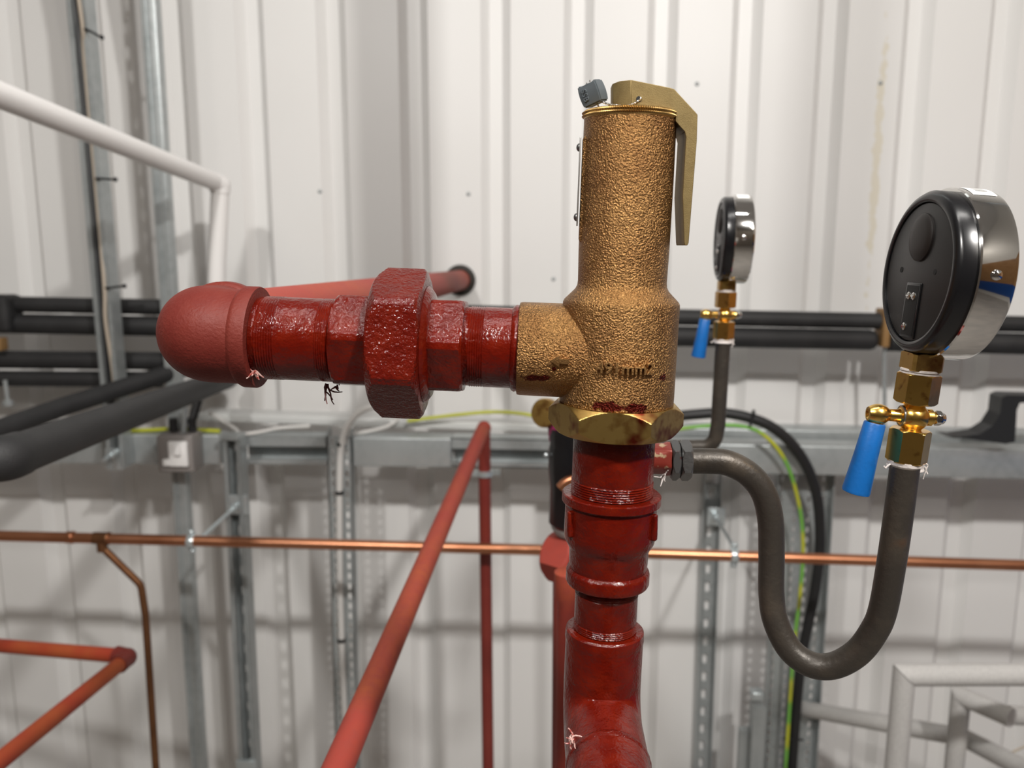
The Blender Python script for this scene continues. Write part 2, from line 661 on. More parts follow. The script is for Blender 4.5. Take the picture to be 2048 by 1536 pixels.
# hexagon collar
HEXM = mat('machined_brass_with_paint_smears', (0.46, 0.31, 0.10), 0.4, 1.0, bump=[(70, 0.0003, 2)],
           var=[(90, (0.30, 0.17, 0.05), 0.5, 0.65), (38, (0.16, 0.025, 0.012), 0.56, 0.66)])
R6 = vr(855, 134)
valve.part('hex_collar', HEXM, lambda bm: polylathe(bm, V0, VA, R6 * 0.866, 6, nutprof(vt(862), vt(804), R6, R6 * 0.24, R6 * 0.87, 16), HF, 288), sharp=24)


def knurl(bm):
    a, u, v = frame(VA, VR)
    rows = [(242.5, -1), (241, 0), (239, 1), (235.7, 2), (232.4, 3), (229.1, 4), (226, 5), (225, 6)]
    N = 268
    rings = []
    for (py, k) in rows:
        R = vr(224, 95)
        rg = []
        for j in range(N):
            r = R - 0.0008
            if k in (2, 4) and j % 2 == 0:
                r = R + 0.0006
            if k == -1:
                r = R - 0.0014
            rg.append(V0 + a * vt(py) + (u * math.cos(2 * math.pi * j / N) + v * math.sin(2 * math.pi * j / N)) * r)
        rings.append(rg)
    rings_to_mesh(bm, rings)


valve.part('knurled_ring', BRASS_KNURL, knurl, sharp=20)


def z1(x, y):
    return (1080 + x / 3.84, 120 + y / 3.84)


def lever(bm):
    th = 0.0125
    # head: a nose that narrows to the left, full width to the right
    def P(zx, zy, d):
        q = z1(zx, zy)
        return U(q[0], q[1], YV - d)
    # one outline in the valve plane, extruded between the two cheeks
    out = [(1045, 400), (700, 400), (700, 152), (985, 210), (1030, 222), (1195, 400), (1211, 420), (1205, 620), (1142, 1405), (1132, 1424),
           (1112, 1424), (1108, 1400), (1096, 1040), (1122, 590), (1112, 550), (1040, 470)]
    # narrower inside edge for the front cheek: the handle is a plate with its inner face turned towards the valve
    f = [P(x, y, th) for x, y in out]
    prism(bm, f, -VT * (2.5 * th))
    # nose
    lft = [(555, 400), (555, 192), (600, 165), (690, 150)]
    nose = []
    tops = [(552, 190, 0.004), (560, 182, 0.006), (610, 162, 0.0095), (700, 152, th)]
    rings = []
    for (x, y, d) in tops:
        rings.append([P(x, y, d), P(x, y, d) - VT * (2.3 * d), P(x, 400, d) - VT * (2.3 * d), P(x, 400, d)])
    rings_to_mesh(bm, rings)


lv = valve.part('test_lever', BRASS_LEVER, lever, sharp=25)
bpy.context.view_layer.update()
mo = lv.modifiers.new('edge_softening', 'BEVEL')
mo.width = 0.0009
mo.segments = 2
mo.limit_method = 'ANGLE'
mo.angle_limit = R_(25)
hp = U(*z1(760, 300), YV - 0.0125) - VT * 0.0002
valve.part('wire_hole', HOLE_SHADE, lambda bm: lathe(bm, hp, VT, [(0, 0.0016), (0.0004, 0.0016)], 16), lv)


def lettering(me, origin, u, v, n, R=None):
    def f(bm):
        b2 = bmesh.new()
        b2.from_mesh(me)
        mp = {}
        for q in b2.verts:
            x, y, z = q.co
            if R:
                a = x / R
                p = origin + u * (math.sin(a) * (R + z)) + v * y + n * (math.cos(a) * (R + z) - R)
            else:
                p = origin + u * x + v * y + n * z
            mp[q] = bm.verts.new(p)
        for fc in b2.faces:
            bm.faces.new([mp[q] for q in fc.verts])
        b2.free()
    return f


tm = text_mesh('491mm2', 0.0094, 0.0012)
RB = vr(722, 114.2)
ac = V0 + VA * vt(721)
ang = R_(2.0)
nn = (VT * math.cos(ang) + VR * math.sin(ang)).normalized()
uu = (VR * math.cos(ang) - VT * math.sin(ang)).normalized()
BRONZE_S = mat('cast_bronze_lettering', (0.33, 0.185, 0.072), 0.5, 1.0, bump=[(1000, 0.0004, 2)])
valve.part('cast_lettering', BRONZE_S, lettering(tm, ac + nn * (RB + 0.0010), uu, VA, nn, RB + 0.0010), bo)


def arrow(bm):
    c = U(1119, 709, YV)
    ro = 93 * M_(U(1036, 697, YV)) * 1.005
    q = (c - AX0)
    h = q - AXL * q.dot(AXL)
    base = AX0 + AXL * q.dot(AXL)
    hv = (VA - AXL * VA.dot(AXL)).normalized()
    pts = [(0.006, 0), (0.0005, 0.0034), (0.0005, 0.0014), (-0.005, 0.0014), (-0.005, -0.0014), (0.0005, -0.0014), (0.0005, -0.0034)]
    y0 = h.dot(hv)
    poly = []
    for (s, y) in pts:
        yy = y0 + y
        poly.append(base + AXL * s + hv * yy + VT * (math.sqrt(max(ro * ro - yy * yy, 0)) - 0.0004))
    prism(bm, poly, VT * 0.0024)


valve.part('flow_arrow', BRONZE_S, arrow, bo)


PD = (-VR * math.cos(R_(2)) - VT * math.sin(R_(2))).normalized()
PW_ = VA.cross(PD).normalized()
PRM = Matrix((PD, PW_, VA)).transposed()


def plate(bm):
    rbox(bm, V0 + VA * (vt(280) + vt(454)) / 2 + PD * (vr(365, 91.5) + 0.0014), 0.0009, 0.019, vt(280) - vt(454), 0.0003, PRM)


NPM = mat('steel_name_plate', (0.45, 0.44, 0.42), 0.35, 0.9)
npl = valve.part('name_plate', NPM, plate)
for py in (297, 437):
    dr = PD
    c = V0 + VA * vt(py) + dr * (vr(365, 91.5) + 0.0018)
    valve.part('rivet', STEEL, lambda bm: lathe(bm, c, dr, [(0, 0.0024), (0.0008, 0.0022), (0.0015, 0.0014), (0.0018, 0.0004)], 16), npl)

# ---------------------------------------------------------------- wire seal
z3 = lambda x, y: (1140 + x / 12.8, 140 + y / 12.8)
SB = U(*z3(585, 605), YV - 0.004)
seal = Thing('wire_seal', SB, 'small grey lead seal block dangling on twisted wire beside the valve lever', 'seal')
rz = Matrix.Rotation(R_(38), 3, 'Z')
rt = Matrix.Rotation(R_(-18), 3, Vector((0, 1, 0)))
SROT = Matrix.Rotation(R_(19), 3, Vector((0, 1, 0))).inverted() @ Matrix.Rotation(R_(-6), 3, 'X') @ rz
SROT = Matrix.Rotation(R_(-20), 3, Vector((0, 1, 0))) @ Matrix.Rotation(R_(-30), 3, 'Z')


def sealblock(bm):
    b2 = bmesh.new()
    box(b2, (0, 0, 0), 0.0115, 0.0100, 0.0125)
    bmesh.ops.subdivide_edges(b2, edges=list(b2.edges), cuts=3, use_grid_fill=True)
    for v in b2.verts:
        k = 1 + 0.10 * (1 - (v.co.z / 0.00625) ** 2)
        v.co.x *= k
        v.co.y *= k
        if v.co.z > 0.006:
            v.co.z -= 0.0014 * max(0, 1 - abs(v.co.x) / 0.004)
    bmesh.ops.bevel(b2, geom=[e for e in b2.edges if e.calc_face_angle(0) > 0.8], offset=0.0007, segments=2, affect='EDGES')
    mp = {v: bm.verts.new(SB + SROT @ v.co) for v in b2.verts}
    for f in b2.faces:
        bm.faces.new([mp[q] for q in f.verts])
    b2.free()


sb = seal.part('seal_block', SEALM, sealblock, sharp=50)
sm = text_mesh('SSB', 0.0046, 0.0004)
ex, ey, ez = SROT @ Vector((1, 0, 0)), SROT @ Vector((0, 1, 0)), SROT @ Vector((0, 0, 1))
# letters run down the front face
seal.part('embossed_lettering', SEALM, lettering(sm, SB - ey * 0.0054 - ex * 0.0026, -ez, ex, -ey), sb)


def wire(bm):
    w1 = spline([SB - ez * 0.0055 + ex * 0.002, U(*z3(860, 830), YV - 0.010), U(*z3(1010, 885), YV - 0.0135), U(*z3(1200, 905), YV - 0.0145),
                 U(*z3(1420, 920), YV - 0.0148), U(*z3(1620, 870), YV - 0.0142), U(*z3(1770, 775), YV - 0.0128)], 10)
    w2 = spline([SB - ez * 0.0055 - ex * 0.001, U(*z3(695, 880), YV - 0.006), U(*z3(735, 950), YV - 0.006), U(*z3(725, 1020), YV - 0.004)], 8)
    w3 = [SB + ez * 0.004, SB + ez * 0.0075 + ex * 0.0008]
    w4 = [SB + ez * 0.004 - ex * 0.001, SB + ez * 0.007 - ex * 0.0017]
    for ww in (w1, w2):
        for ph in (0, math.pi):
            pts = []
            for i, p in enumerate(ww):
                a = i * 1.25 + ph
                pts.append(p + Vector((0, math.cos(a), 0)) * 0.0004 + VA * math.sin(a) * 0.0004)
            tube(bm, pts, 0.00033, 6)
    tube(bm, w3, 0.0003, 6)
    tube(bm, w4, 0.0003, 6)
    tube(bm, fillet([U(*z3(1770, 775), YV - 0.0128), U(*z3(1830, 720), YV - 0.0136), U(*z3(1790, 690), YV - 0.0122)], 0.001), 0.0005, 6)


seal.part('seal_wire', WIRE, wire)

# ================================================================== OUTLET ARM (towards the left)
AL0 = U(1040, 697, YV)


def ay(px):
    return 697.0 + (px - 1040) * 0.0405


def at(px):
    return (U(px, ay(px), YV) - AL0).dot(AXL)


def ar(px, hh):
    return hh * mpp(px, ay(px), YV)


def arows(*rows):
    return [(at(px), ar(px, hh)) for px, hh in rows]


def threads(t0, t1, r, d, n, sgn=1):
    out = []
    for i in range(n):
        f = i / n
        out += [(t0 + (t1 - t0) * f, r + d), (t0 + (t1 - t0) * (f + 0.5 / n), r)]
    return out


VTA = (CAM - U(780, 690, YV))
VTA = (VTA - AXL * VTA.dot(AXL)).normalized()

nip = Thing('threaded_nipple', U(980, ay(980), YV), 'short red painted pipe nipple between the bronze outlet and the pipe union', 'pipe nipple', 'red painted nipples')
r0 = ar(980, 80)
nip.part('barrel', PAINT, lambda bm: lathe(bm, AL0, AXL, [(at(1036), r0 * 0.985), (at(1022), r0)] + [(at(972), r0)] + threads(at(970), at(938), r0 * 0.985, 0.0005, 7) + [(at(932), r0 * 0.98)], 64))
nip.part('paint_bead', PAINT, lambda bm: lathe(bm, AL0, AXL, [(at(1037), r0 * 1.0), (at(1036), r0 * 1.07), (at(1031), r0 * 1.085), (at(1026), r0 * 1.05), (at(1023), r0 * 1.0)], 64, wob=0.012))

un = Thing('pipe_union', U(785, ay(785), YV), 'red painted pipe union with a big hexagon nut between two nipples', 'pipe union')
ru = ar(880, 93)
un.part('union_end', PAINT, lambda bm: polylathe(bm, AL0, AXL, ru * 0.95, 6, [(at(932), ru * 0.9), (at(931), ru * 0.97), (at(927), ru * 1.04), (at(922), ru * 1.1), (at(850), ru * 1.1), (at(847), ru * 0.9)], (VTA * math.cos(R_(31)) + VA * math.sin(R_(31))), 96, 0.03), sharp=20)
un.part('union_collar', PAINT, lambda bm: lathe(bm, AL0, AXL, [(at(868), ar(860, 86)), (at(866), ar(860, 104)), (at(860), ar(860, 112)), (at(855), ar(860, 116)), (at(848), ar(860, 114))], 64))
rl = ar(690, 91)
un.part('union_end', PAINT, lambda bm: polylathe(bm, AL0, AXL, rl * 0.95, 6, [(at(758), rl * 0.95), (at(757), rl * 1.1), (at(686), rl * 1.1), (at(680), rl * 1.02), (at(676), rl * 0.97), (at(673), rl * 0.88)], (VTA * math.cos(R_(37)) + VA * math.sin(R_(37))), 96, 0.03), sharp=20)
RN = ar(800, 154)
un.part('union_nut', PAINT_CAST, lambda bm: polylathe(bm, AL0, AXL, RN * 0.866, 6,
        [(at(854), RN * 0.78), (at(853), RN * 0.87), (at(850), RN * 0.93), (at(845), RN * 0.97), (at(838), RN * 1.0)] + [(at(774), RN * 1.0), (at(771), RN * 0.975), (at(768), RN * 0.95), (at(764), RN * 0.92), (at(760), RN * 0.895), (at(757), RN * 0.87), (at(754), RN * 0.84), (at(753), RN * 0.80)],
        (VTA * math.cos(R_(1)) + VA * math.sin(R_(1))), 144, 0.028), sharp=18)

nl = Thing('threaded_nipple', U(580, ay(580), YV), 'longer red painted nipple with hemp fluff between the union and the elbow', 'pipe nipple', 'red painted nipples')
rq = ar(580, 82.5)
nl.part('barrel', PAINT, lambda bm: lathe(bm, AL0, AXL, [(at(674), rq * 0.97)] + threads(at(671), at(646), rq * 0.985, 0.0005, 6) + [(at(642), rq), (at(572), rq)] + threads(at(570), at(530), rq * 0.985, 0.0006, 8) + [(at(522), rq * 0.98)], 64))


def fluff(seed, c, n, L, down):
    rnd = random.Random(seed)

    def f(bm):
        for i in range(n):
            p = Vector(c) + Vector((rnd.uniform(-1, 1), rnd.uniform(-1, 1), rnd.uniform(-1, 1))) * 0.0012
            pts = [p]
            d = Vector((rnd.uniform(-1, 1), rnd.uniform(-.6, .6), rnd.uniform(-1, 1))) * 0.6 + Vector((0, 0, -1)) * down
            for k in range(5):
                d += Vector((rnd.uniform(-1, 1), rnd.uniform(-1, 1), rnd.uniform(-1, 1))) * 0.55
                p = p + d.normalized() * L / 5
                pts.append(p)
            tube(bm, pts, [0.0006, 0.0006, 0.0005, 0.0005, 0.0004, 0.0003], 6)
    return f


nl.part('hemp_strand', HEMP, fluff(3, U(655, 768, YV - 0.004), 5, 0.013, 1.6))
nl.part('hemp_strand', HEMP, fluff(5, U(673, 770, YV - 0.004), 4, 0.004, 0.8))
PTFE_R = mat('pale_hemp_and_paint', (0.55, 0.36, 0.32), 0.35, var=[(300, (0.25, 0.02, 0.012), 0.45, 0.6)])
nl.part('hemp_strand', PTFE_R, fluff(9, U(510, 742, YV - 0.021), 8, 0.006, 0.2), label='pale fluff of hemp stuck in the wet paint')

# elbow: turns from the arm to the wall
EC = U(393, 668, YV)
WH = U(921, 560, YW)
ED = (WH - EC).normalized()
elb = Thing('pipe_elbow', EC, 'dull red painted pipe elbow at the end of the outlet arm, turning to the wall', 'pipe elbow')
re_ = 95 * M_(EC)


def elbow(bm):
    s = U(520, ay(520), YV)
    e = EC + ED * 0.052
    pts = fillet([s, EC, e], 0.0285, 18)
    n = len(pts)
    rad = [re_ * (0.985 + 0.03 * math.sin(math.pi * min(1, max(0, i / (n - 1))))) for i in range(n)]
    tube(bm, pts, rad, 64)


elb.part('bend', PAINT_MATT, elbow)
RBD = ar(490, 101)
elb.part('rim', PAINT_MATT, lambda bm: lathe(bm, AL0, AXL, [(at(521), re_ * 0.86), (at(521), RBD * 0.985), (at(518), RBD), (at(496), RBD), (at(491), RBD * 0.975), (at(486), re_ * 0.99)], 72))
elb.part('rim', PAINT_MATT, lambda bm: lathe(bm, EC, ED, [(0.040, re_ * 0.98), (0.0415, RBD * 0.97), (0.043, RBD), (0.052, RBD), (0.0535, RBD * 0.97), (0.0537, re_ * 0.86)], 64))

dp = Thing('discharge_pipe', WH, 'red primed discharge pipe running from the elbow back through the white wall', 'pipe')
dp.part('pipe', PRIMER, lambda bm: tube(bm, [EC + ED * 0.0545, WH + ED * 0.02], 0.0242, 48))
single('wall_grommet', GROMMET, lambda bm: lathe(bm, WH - Vector((0, 0.004, 0)), Vector((0, -1, 0)), [(0, 0.0375), (0.004, 0.038), (0.007, 0.035), (0.008, 0.031), (0.0075, 0.0255), (0.0, 0.0253)], 48),
       WH, 'dark round grommet where the discharge pipe enters the wall', 'grommet')

# ================================================================== RISER (below the valve)
n1 = Thing('threaded_nipple', V0 + VA * vt(985), 'thick red painted nipple right under the brass hexagon of the valve', 'pipe nipple', 'red painted nipples')
rn = vr(930, 81)
n1.part('barrel', PAINT, lambda bm: lathe(bm, V0, VA, [(vt(984), rn * 0.98)] + threads(vt(983), vt(955), rn * 0.985, 0.0007, 6) + [(vt(952), rn), (vt(868), rn), (vt(863), rn * 0.98)], 64))

rs = Thing('reducing_socket', V0 + VA * vt(1200), 'red painted reducing socket with two raised rims in the riser', 'pipe socket')
rs.part('socket_body', PAINT, lambda bm: lathe(bm, V0, VA, vrows((1002, 82), (1002, 90), (1010, 91), (1066, 91), (1078, 89), (1088, 83), (1096, 79), (1120, 78), (1136, 76)), 64))
rs.part('rim', PAINT, lambda bm: lathe(bm, V0, VA, vrows((985, 82), (985, 96), (987, 98.5), (1001, 98.5), (1004, 96), (1006, 90)), 64))
rs.part('rim', PAINT, lambda bm: lathe(bm, V0, VA, vrows((1133, 77), (1137, 81.5), (1141, 83), (1159, 83), (1163, 81), (1164, 62)), 64, wob=0.004))
for k, a in enumerate((-60, 60)):
    d = VT * math.cos(R_(a)) + VR * math.sin(R_(a))
    c = V0 + VA * vt(1036) + d * (vr(1068, 90.5))
    rs.part('rib', PAINT, lambda bm: rbox(bm, c, 0.004, 0.006, 0.017, 0.0015, Matrix.Rotation(R_(a), 3, 'Z')))

n2 = Thing('threaded_nipple', V0 + VA * vt(1285), 'narrow red painted nipple between the reducing socket and the bottom bend', 'pipe nipple', 'red painted nipples')
rm = vr(1240, 62)
n2.part('barrel', PAINT, lambda bm: lathe(bm, V0, VA, [(vt(1254), rm * 0.98)] + threads(vt(1253), vt(1238), rm * 0.985, 0.0006, 4) + [(vt(1234), rm), (vt(1186), rm)] + threads(vt(1184), vt(1168), rm * 0.985, 0.0005, 4)[::1] + [(vt(1165), rm * 0.98)], 56))

BC = U(vx(1424), 1424, YV)
rb = Thing('welded_bend', BC, 'glossy red pipe bend at the foot of the riser, turning towards the viewer', 'pipe bend')
rbr = vr(1350, 76.5)
BD = Vector((0.02, -1, -0.08)).normalized()


def bend(bm):
    tube(bm, fillet([V0 + VA * vt(1258), BC, BC + BD * 0.055], 0.0245, 16), rbr, 64)


rb.part('bend', PAINT, bend)
rb.part('collar', PAINT, lambda bm: lathe(bm, V0, VA, vrows((1255, 63), (1255, 74), (1258, 77.5), (1272, 78.5), (1280, 77)), 64, wob=0.006))
rb.part('weld_bead', PAINT_CAST, lambda bm: lathe(bm, BC, BD, [(0.050, rbr * 0.99), (0.0515, rbr * 1.02), (0.0535, rbr * 1.03), (0.0555, rbr * 1.015), (0.057, rbr * 0.99)], 64, wob=0.02))
rb.part('inlet_pipe', PAINT, lambda bm: tube(bm, [BC + BD * 0.056, BC + BD * 0.32], rbr * 1.01, 64))
rb.part('weld_spatter', PTFE_R, fluff(21, U(1143, 1478, YV - 0.062), 9, 0.006, 0.3), label='pale lump of hemp and bare metal at the weld')

# ================================================================== SIPHON TUBE, COCK, GAUGE
YS = 0.545


def siphon(name, label, path, Ys, rad):
    pass


sp = Thing('siphon_tube', U(1345, 922, YS), 'dark steel syphon tube bent in a U from the riser up to the near gauge', 'pipe')
SPTS = [U(1368, 922, YS), U(1412, 922, YS), U(1455, 926, YS), U(1497, 948, YS), U(1527, 985, YS), U(1541, 1040, YS), U(1543, 1110, YS), U(1543, 1190, YS - 0.002),
        U(1552, 1245, YS - 0.005), U(1580, 1299, YS - 0.01), U(1622, 1329, YS - 0.016), U(1668, 1331, YS - 0.022), U(1715, 1305, YS - 0.028), U(1748, 1262, YS - 0.033),
        U(1766, 1218, YS - 0.037), U(1783, 1125, YS - 0.042), U(1797, 1030, YS - 0.044), U(1810, 932, YS - 0.045)]
sp.part('tube', STEEL_T, lambda bm: tube(bm, spline(SPTS, 8), 0.0087, 36))
SX = Vector((1, 0, 0.0))
hx = 42 * mpp(1360, 920, YS)
BOSS = mat('part_painted_brass', (0.22, 0.03, 0.02), 0.3, 0.2, var=[(120, (0.45, 0.33, 0.2), 0.55, 0.62)])
STEEL_N = mat('steel_nut_with_red_paint', (0.17, 0.17, 0.17), 0.38, 0.85, var=[(90, (0.16, 0.02, 0.015), 0.60, 0.66)])
for (a, b, rr_, mm_) in ((1341, 1357.5, 41, STEEL_N), (1359.5, 1381, 41.5, STEEL)):
    o0 = U(a, 920.5, YS)
    L = (U(b, 920.5, YS) - o0).length
    RR = rr_ * M_(o0)
    sp.part('lock_nut', mm_, lambda bm: polylathe(bm, o0, SX, RR * 0.866, 6, nutprof(0, L, RR, RR * 0.2, RR * 0.86, 4), VA + VT * 0.4, 72), sharp=24)
ob = U(1290, 917, YS)
RR = 33 * M_(ob)
sp.part('boss', BOSS, lambda bm: polylathe(bm, ob, SX, RR * 0.9, 6, [(-0.012, RR * 0.9), (0.012, RR * 0.95), (0.0148, RR * 1.05), ((U(1340, 917, YS) - ob).length, RR * 1.0)], VA + VT * 0.3, 72))
sp.part('thread_hemp', TAPE, fluff(33, U(1326, 952, YS - 0.008), 6, 0.006, 0.6))

# local builder for cock and gauge; used at the near place, copied to the far one
YG = 0.505
G0 = U(1810, 932, YG)
G1 = U(1845, 712, YG)
GA = (G1 - G0).normalized()
GR = Vector((GA.z, 0, -GA.x)).normalized()
GT = Vector((0, -1, 0))
GM = mpp(1825, 830, YG)


def gax(py):
    return 1810 + (932 - py) * (35 / 220.0)


def gt(py):
    return (U(gax(py), py, YG) - G0).dot(GA)


GF = (CAM - G0)
GF = (GF - GA * GF.dot(GA)).normalized()


def rotd(d, ax, deg):
    return Matrix.Rotation(R_(deg), 3, ax) @ d


cock = Thing('gauge_cock', G0, 'polished brass gauge cock with a blue hanging handle on the near syphon tube', 'valve', 'brass gauge cocks')
RH = 40 * GM
cock.part('lower_hex', POLISHED, lambda bm: polylathe(bm, G0, GA, RH * 0.866, 6, nutprof(gt(923), gt(858), RH, RH * 0.16, RH * 0.88, 4), rotd(GF, GA, 12), 72), sharp=24)
RH2 = 41 * GM
cock.part('upper_hex', POLISHED, lambda bm: polylathe(bm, G0, GA, RH2 * 0.866, 6, nutprof(gt(806), gt(746), RH2, RH2 * 0.16, RH2 * 0.88, 4), rotd(GF, GA, 4), 72), sharp=24)


def ball(bm):
    c = G0 + GA * gt(833)
    lathe(bm, G0, GA, [(gt(862), 20 * GM), (gt(857), 19 * GM), (gt(855), 20 * GM), (gt(850), 25 * GM), (gt(845), 28 * GM), (gt(838), 30.5 * GM), (gt(831), 31 * GM), (gt(824), 29.5 * GM), (gt(818), 26 * GM), (gt(813), 21 * GM), (gt(809), 19 * GM), (gt(804), 20 * GM)], 48)


cock.part('ball_body', POLISHED, ball)
SPA = (U(1892, 837, YG) - U(1740, 827, YG)).normalized()
C0 = U(gax(833), 833, YG)


def st(px):
    return (U(px, 832, YG) - U(gax(833), 832, YG)).dot(SPA)


cock.part('spindle', POLISHED, lambda bm: lathe(bm, C0, SPA, [(st(1776), 12.5 * GM), (st(1790), 12.5 * GM), (st(1799), 14 * GM), (st(1800), 19 * GM), (st(1806), 20.5 * GM), (st(1808), 19 * GM), (st(1810), 12 * GM), (st(1848), 12 * GM), (st(1850), 17 * GM), (st(1862), 17 * GM), (st(1864), 13 * GM), (st(1874), 12 * GM)], 40))
cock.part('washer', STEEL, lambda bm: lathe(bm, C0, SPA, [(st(1800), 19 * GM), (st(1800.5), 21 * GM), (st(1804), 21.5 * GM), (st(1806), 20 * GM)], 40))
cock.part('dome_nut', CHROME, lambda bm: (polylathe(bm, C0, SPA, 14 * GM, 6, nutprof(st(1868), st(1882), 16 * GM, 5 * GM, 13 * GM, 3), GT, 48), lathe(bm, C0, SPA, [(st(1881), 13 * GM), (st(1886), 12 * GM), (st(1890), 8.5 * GM), (st(1892), 3 * GM)], 24)))
KB = C0 + SPA * st(1757)
HT, HB = U(1750, 845, YG), U(1711, 986, YG)
KD = (HB - HT).normalized()


def knob(bm):
    lathe(bm, C0, SPA, [(st(1738), 6 * GM), (st(1734.5), 10 * GM), (st(1735), 14 * GM), (st(1742), 18 * GM), (st(1750), 20.5 * GM), (st(1758), 21 * GM), (st(1767), 19 * GM), (st(1774), 14 * GM), (st(1778), 12 * GM)], 40)
    tube(bm, [KB, HT + KD * 0.004], 0.0045, 20)


hub = cock.part('handle_hub', POLISHED, knob)
cock.part('handle', BLUE, lambda bm: lathe(bm, HT, KD, [(0, 12 * GM), (0.0001, 19.5 * GM), (0.001, 21 * GM), (0.02, 23.2 * GM), ((HB - HT).length - 0.002, 27.5 * GM), ((HB - HT).length - 0.0005, 26.8 * GM), ((HB - HT).length, 22 * GM)], 48))


def tape(t0, t1, r, seed):
    rnd = random.Random(seed)

    def f(bm):
        n = 7
        lathe(bm, G0, GA, [(t0, r * 0.9)] + [(t0 + (t1 - t0) * i / n, r * (1 + rnd.uniform(-0.04, 0.07))) for i in range(n + 1)] + [(t1, r * 0.9)], 40, wob=0.03)
    return f


cock.part('thread_tape', TAPE, tape(gt(938), gt(921), 34 * GM, 1))
cock.part('thread_tape', TAPE, tape(gt(747), gt(738), 35 * GM, 2))


def wisps(bm):
    for (a, b, c, d) in (((1843, 928), (1852, 938), (1848, 950), (1846, 958)), ((1846, 925), (1855, 930), (1852, 940), (1855, 948)), ((1781, 928), (1775, 932), (1771, 936), (1768, 932))):
        tube(bm, spline([U(*q, YG - 0.004) for q in (a, b, c, d)], 4), 0.0005, 6)


cock.part('loose_tape', TAPE, wisps)

# pressure gauge: local axes: K up the stem, dial axis D (towards the dial), S sideways
AZ = R_(89)
gauge = Thing('pressure_gauge', G0 + GA * gt(742), 'large pressure gauge with black back and polished rim on the near syphon', 'gauge', 'round pressure gauges')
DD = Vector((math.sin(AZ), math.cos(AZ), 0))
DD = (DD - GA * DD.dot(GA)).normalized()
SS = GA.cross(DD).normalized()
if SS.y > 0:
    pass
GC = U(1836, 545, YG + 0.0)          # middle of the black back
GC = G0 + GA * ((GC - G0).dot(GA)) + DD * (-0.012)
RC, RZ = 0.0478, 0.0500


def gp(u, v, d):
    """u sideways (towards the viewer's right of the back), v up, d into the gauge from its back"""
    return GC + UB * u + GA * v + DD * d


UB = GA.cross(-DD).normalized()     # right-hand direction as seen from behind
TB = 0.0112
gcase = gauge.part('case', BLACK_P, lambda bm: lathe(bm, GC, DD, [(0.006, 0.0403), (0.0006, 0.0412), (0.0, 0.0425), (0.0, 0.0440), (0.0012, 0.0462), (0.0035, RC), (TB + 0.002, RC)], 96))
gauge.part('back_panel', BLACK_F, lambda bm: lathe(bm, GC, DD, [(0.0012, 0.0005), (0.0012, 0.0400), (0.0016, 0.0406), (0.004, 0.0406)], 72), gcase)
gauge.part('blowout_plug', RUBBER, lambda bm: lathe(bm, gp(0, 0.0205, 0.0018), -DD, [(0, 0.0142), (0.0018, 0.0140), (0.0026, 0.0132), (0.0036, 0.010), (0.0042, 0.005), (0.0043, 0.0005)], 48), gcase)
rb0 = Matrix((UB, GA, -DD)).transposed()


def slot(bm):
    rbox(bm, gp(0, -0.0225, 0.0009), 0.0185, 0.0330, 0.0016, 0.0007, rb0)


gauge.part('recess', BLACK_P, slot, gcase)
gauge.part('recess_shade', HOLE_SHADE, lambda bm: rbox(bm, gp(0, -0.0225, 0.00005), 0.0150, 0.0295, 0.0005, 0.0002, rb0), gcase)  # dark inlay in place of the shade of a cut recess


def screw(c, r):
    def f(bm):
        lathe(bm, c, -DD, [(0, r), (0.0008, r * 0.95), (0.0014, r * 0.6), (0.0015, 0.0003)], 20)
        box(bm, c - DD * 0.0014, r * 1.2, r * 0.22, 0.0005, rb0)
        box(bm, c - DD * 0.0014, r * 0.22, r * 1.2, 0.0005, rb0)
    return f


for (u, v) in ((-0.0027, -0.0140), (0.0035, -0.0140), (-0.0030, -0.0325)):
    gauge.part('screw', CHROME, screw(gp(u, v, 0.0), 0.0024), gcase)
for u in (-0.0215, 0.0215):
    gauge.part('fixing_hole', HOLE_SHADE, lambda bm: lathe(bm, gp(u, 0.001, 0.0013), -DD, [(0, 0.0017), (0.0003, 0.0017)], 16), gcase)
TZ = 0.0325
bez = gauge.part('bezel', CHROME, lambda bm: lathe(bm, GC, DD, [(TB, 0.0478), (TB, 0.0494), (TB + 0.0008, RZ), (TZ - 0.003, RZ), (TZ - 0.001, RZ * 0.99), (TZ, RZ * 0.965), (TZ, RZ * 0.90), (TZ - 0.002, RZ * 0.88)], 96))
DIAL = mat('white_dial', (0.8, 0.8, 0.78), 0.4)
gauge.part('dial', DIAL, lambda bm: lathe(bm, GC, DD, [(TZ - 0.005, 0.044), (TZ - 0.0035, 0.044)], 48))
# screw in the rim, on the side that faces the viewer
sd = (UB * math.cos(R_(2)) + GA * math.sin(R_(2)))
scp = GC + DD * (TB + 0.009) + sd * (RZ - 0.0003)
gauge.part('rim_screw', CHROME, lambda bm: lathe(bm, scp, sd, [(0, 0.0030), (0.0012, 0.0028), (0.002, 0.0018), (0.0022, 0.0003)], 20), bez)


def stick(bm):
    n = 10
    v0 = []
    for i in range(n + 1):
        a = R_(64 + 22 * i / n)
        for d in (TB + 0.004, TB + 0.0175):
            v0.append(bm.verts.new(GC + DD * d + (UB * math.cos(a) + GA * math.sin(a)) * (RZ + 0.00025)))
    for i in range(n):
        bm.faces.new((v0[2 * i], v0[2 * i + 1], v0[2 * i + 3], v0[2 * i + 2]))


stk = gauge.part('sticker', STICKER, stick, bez)


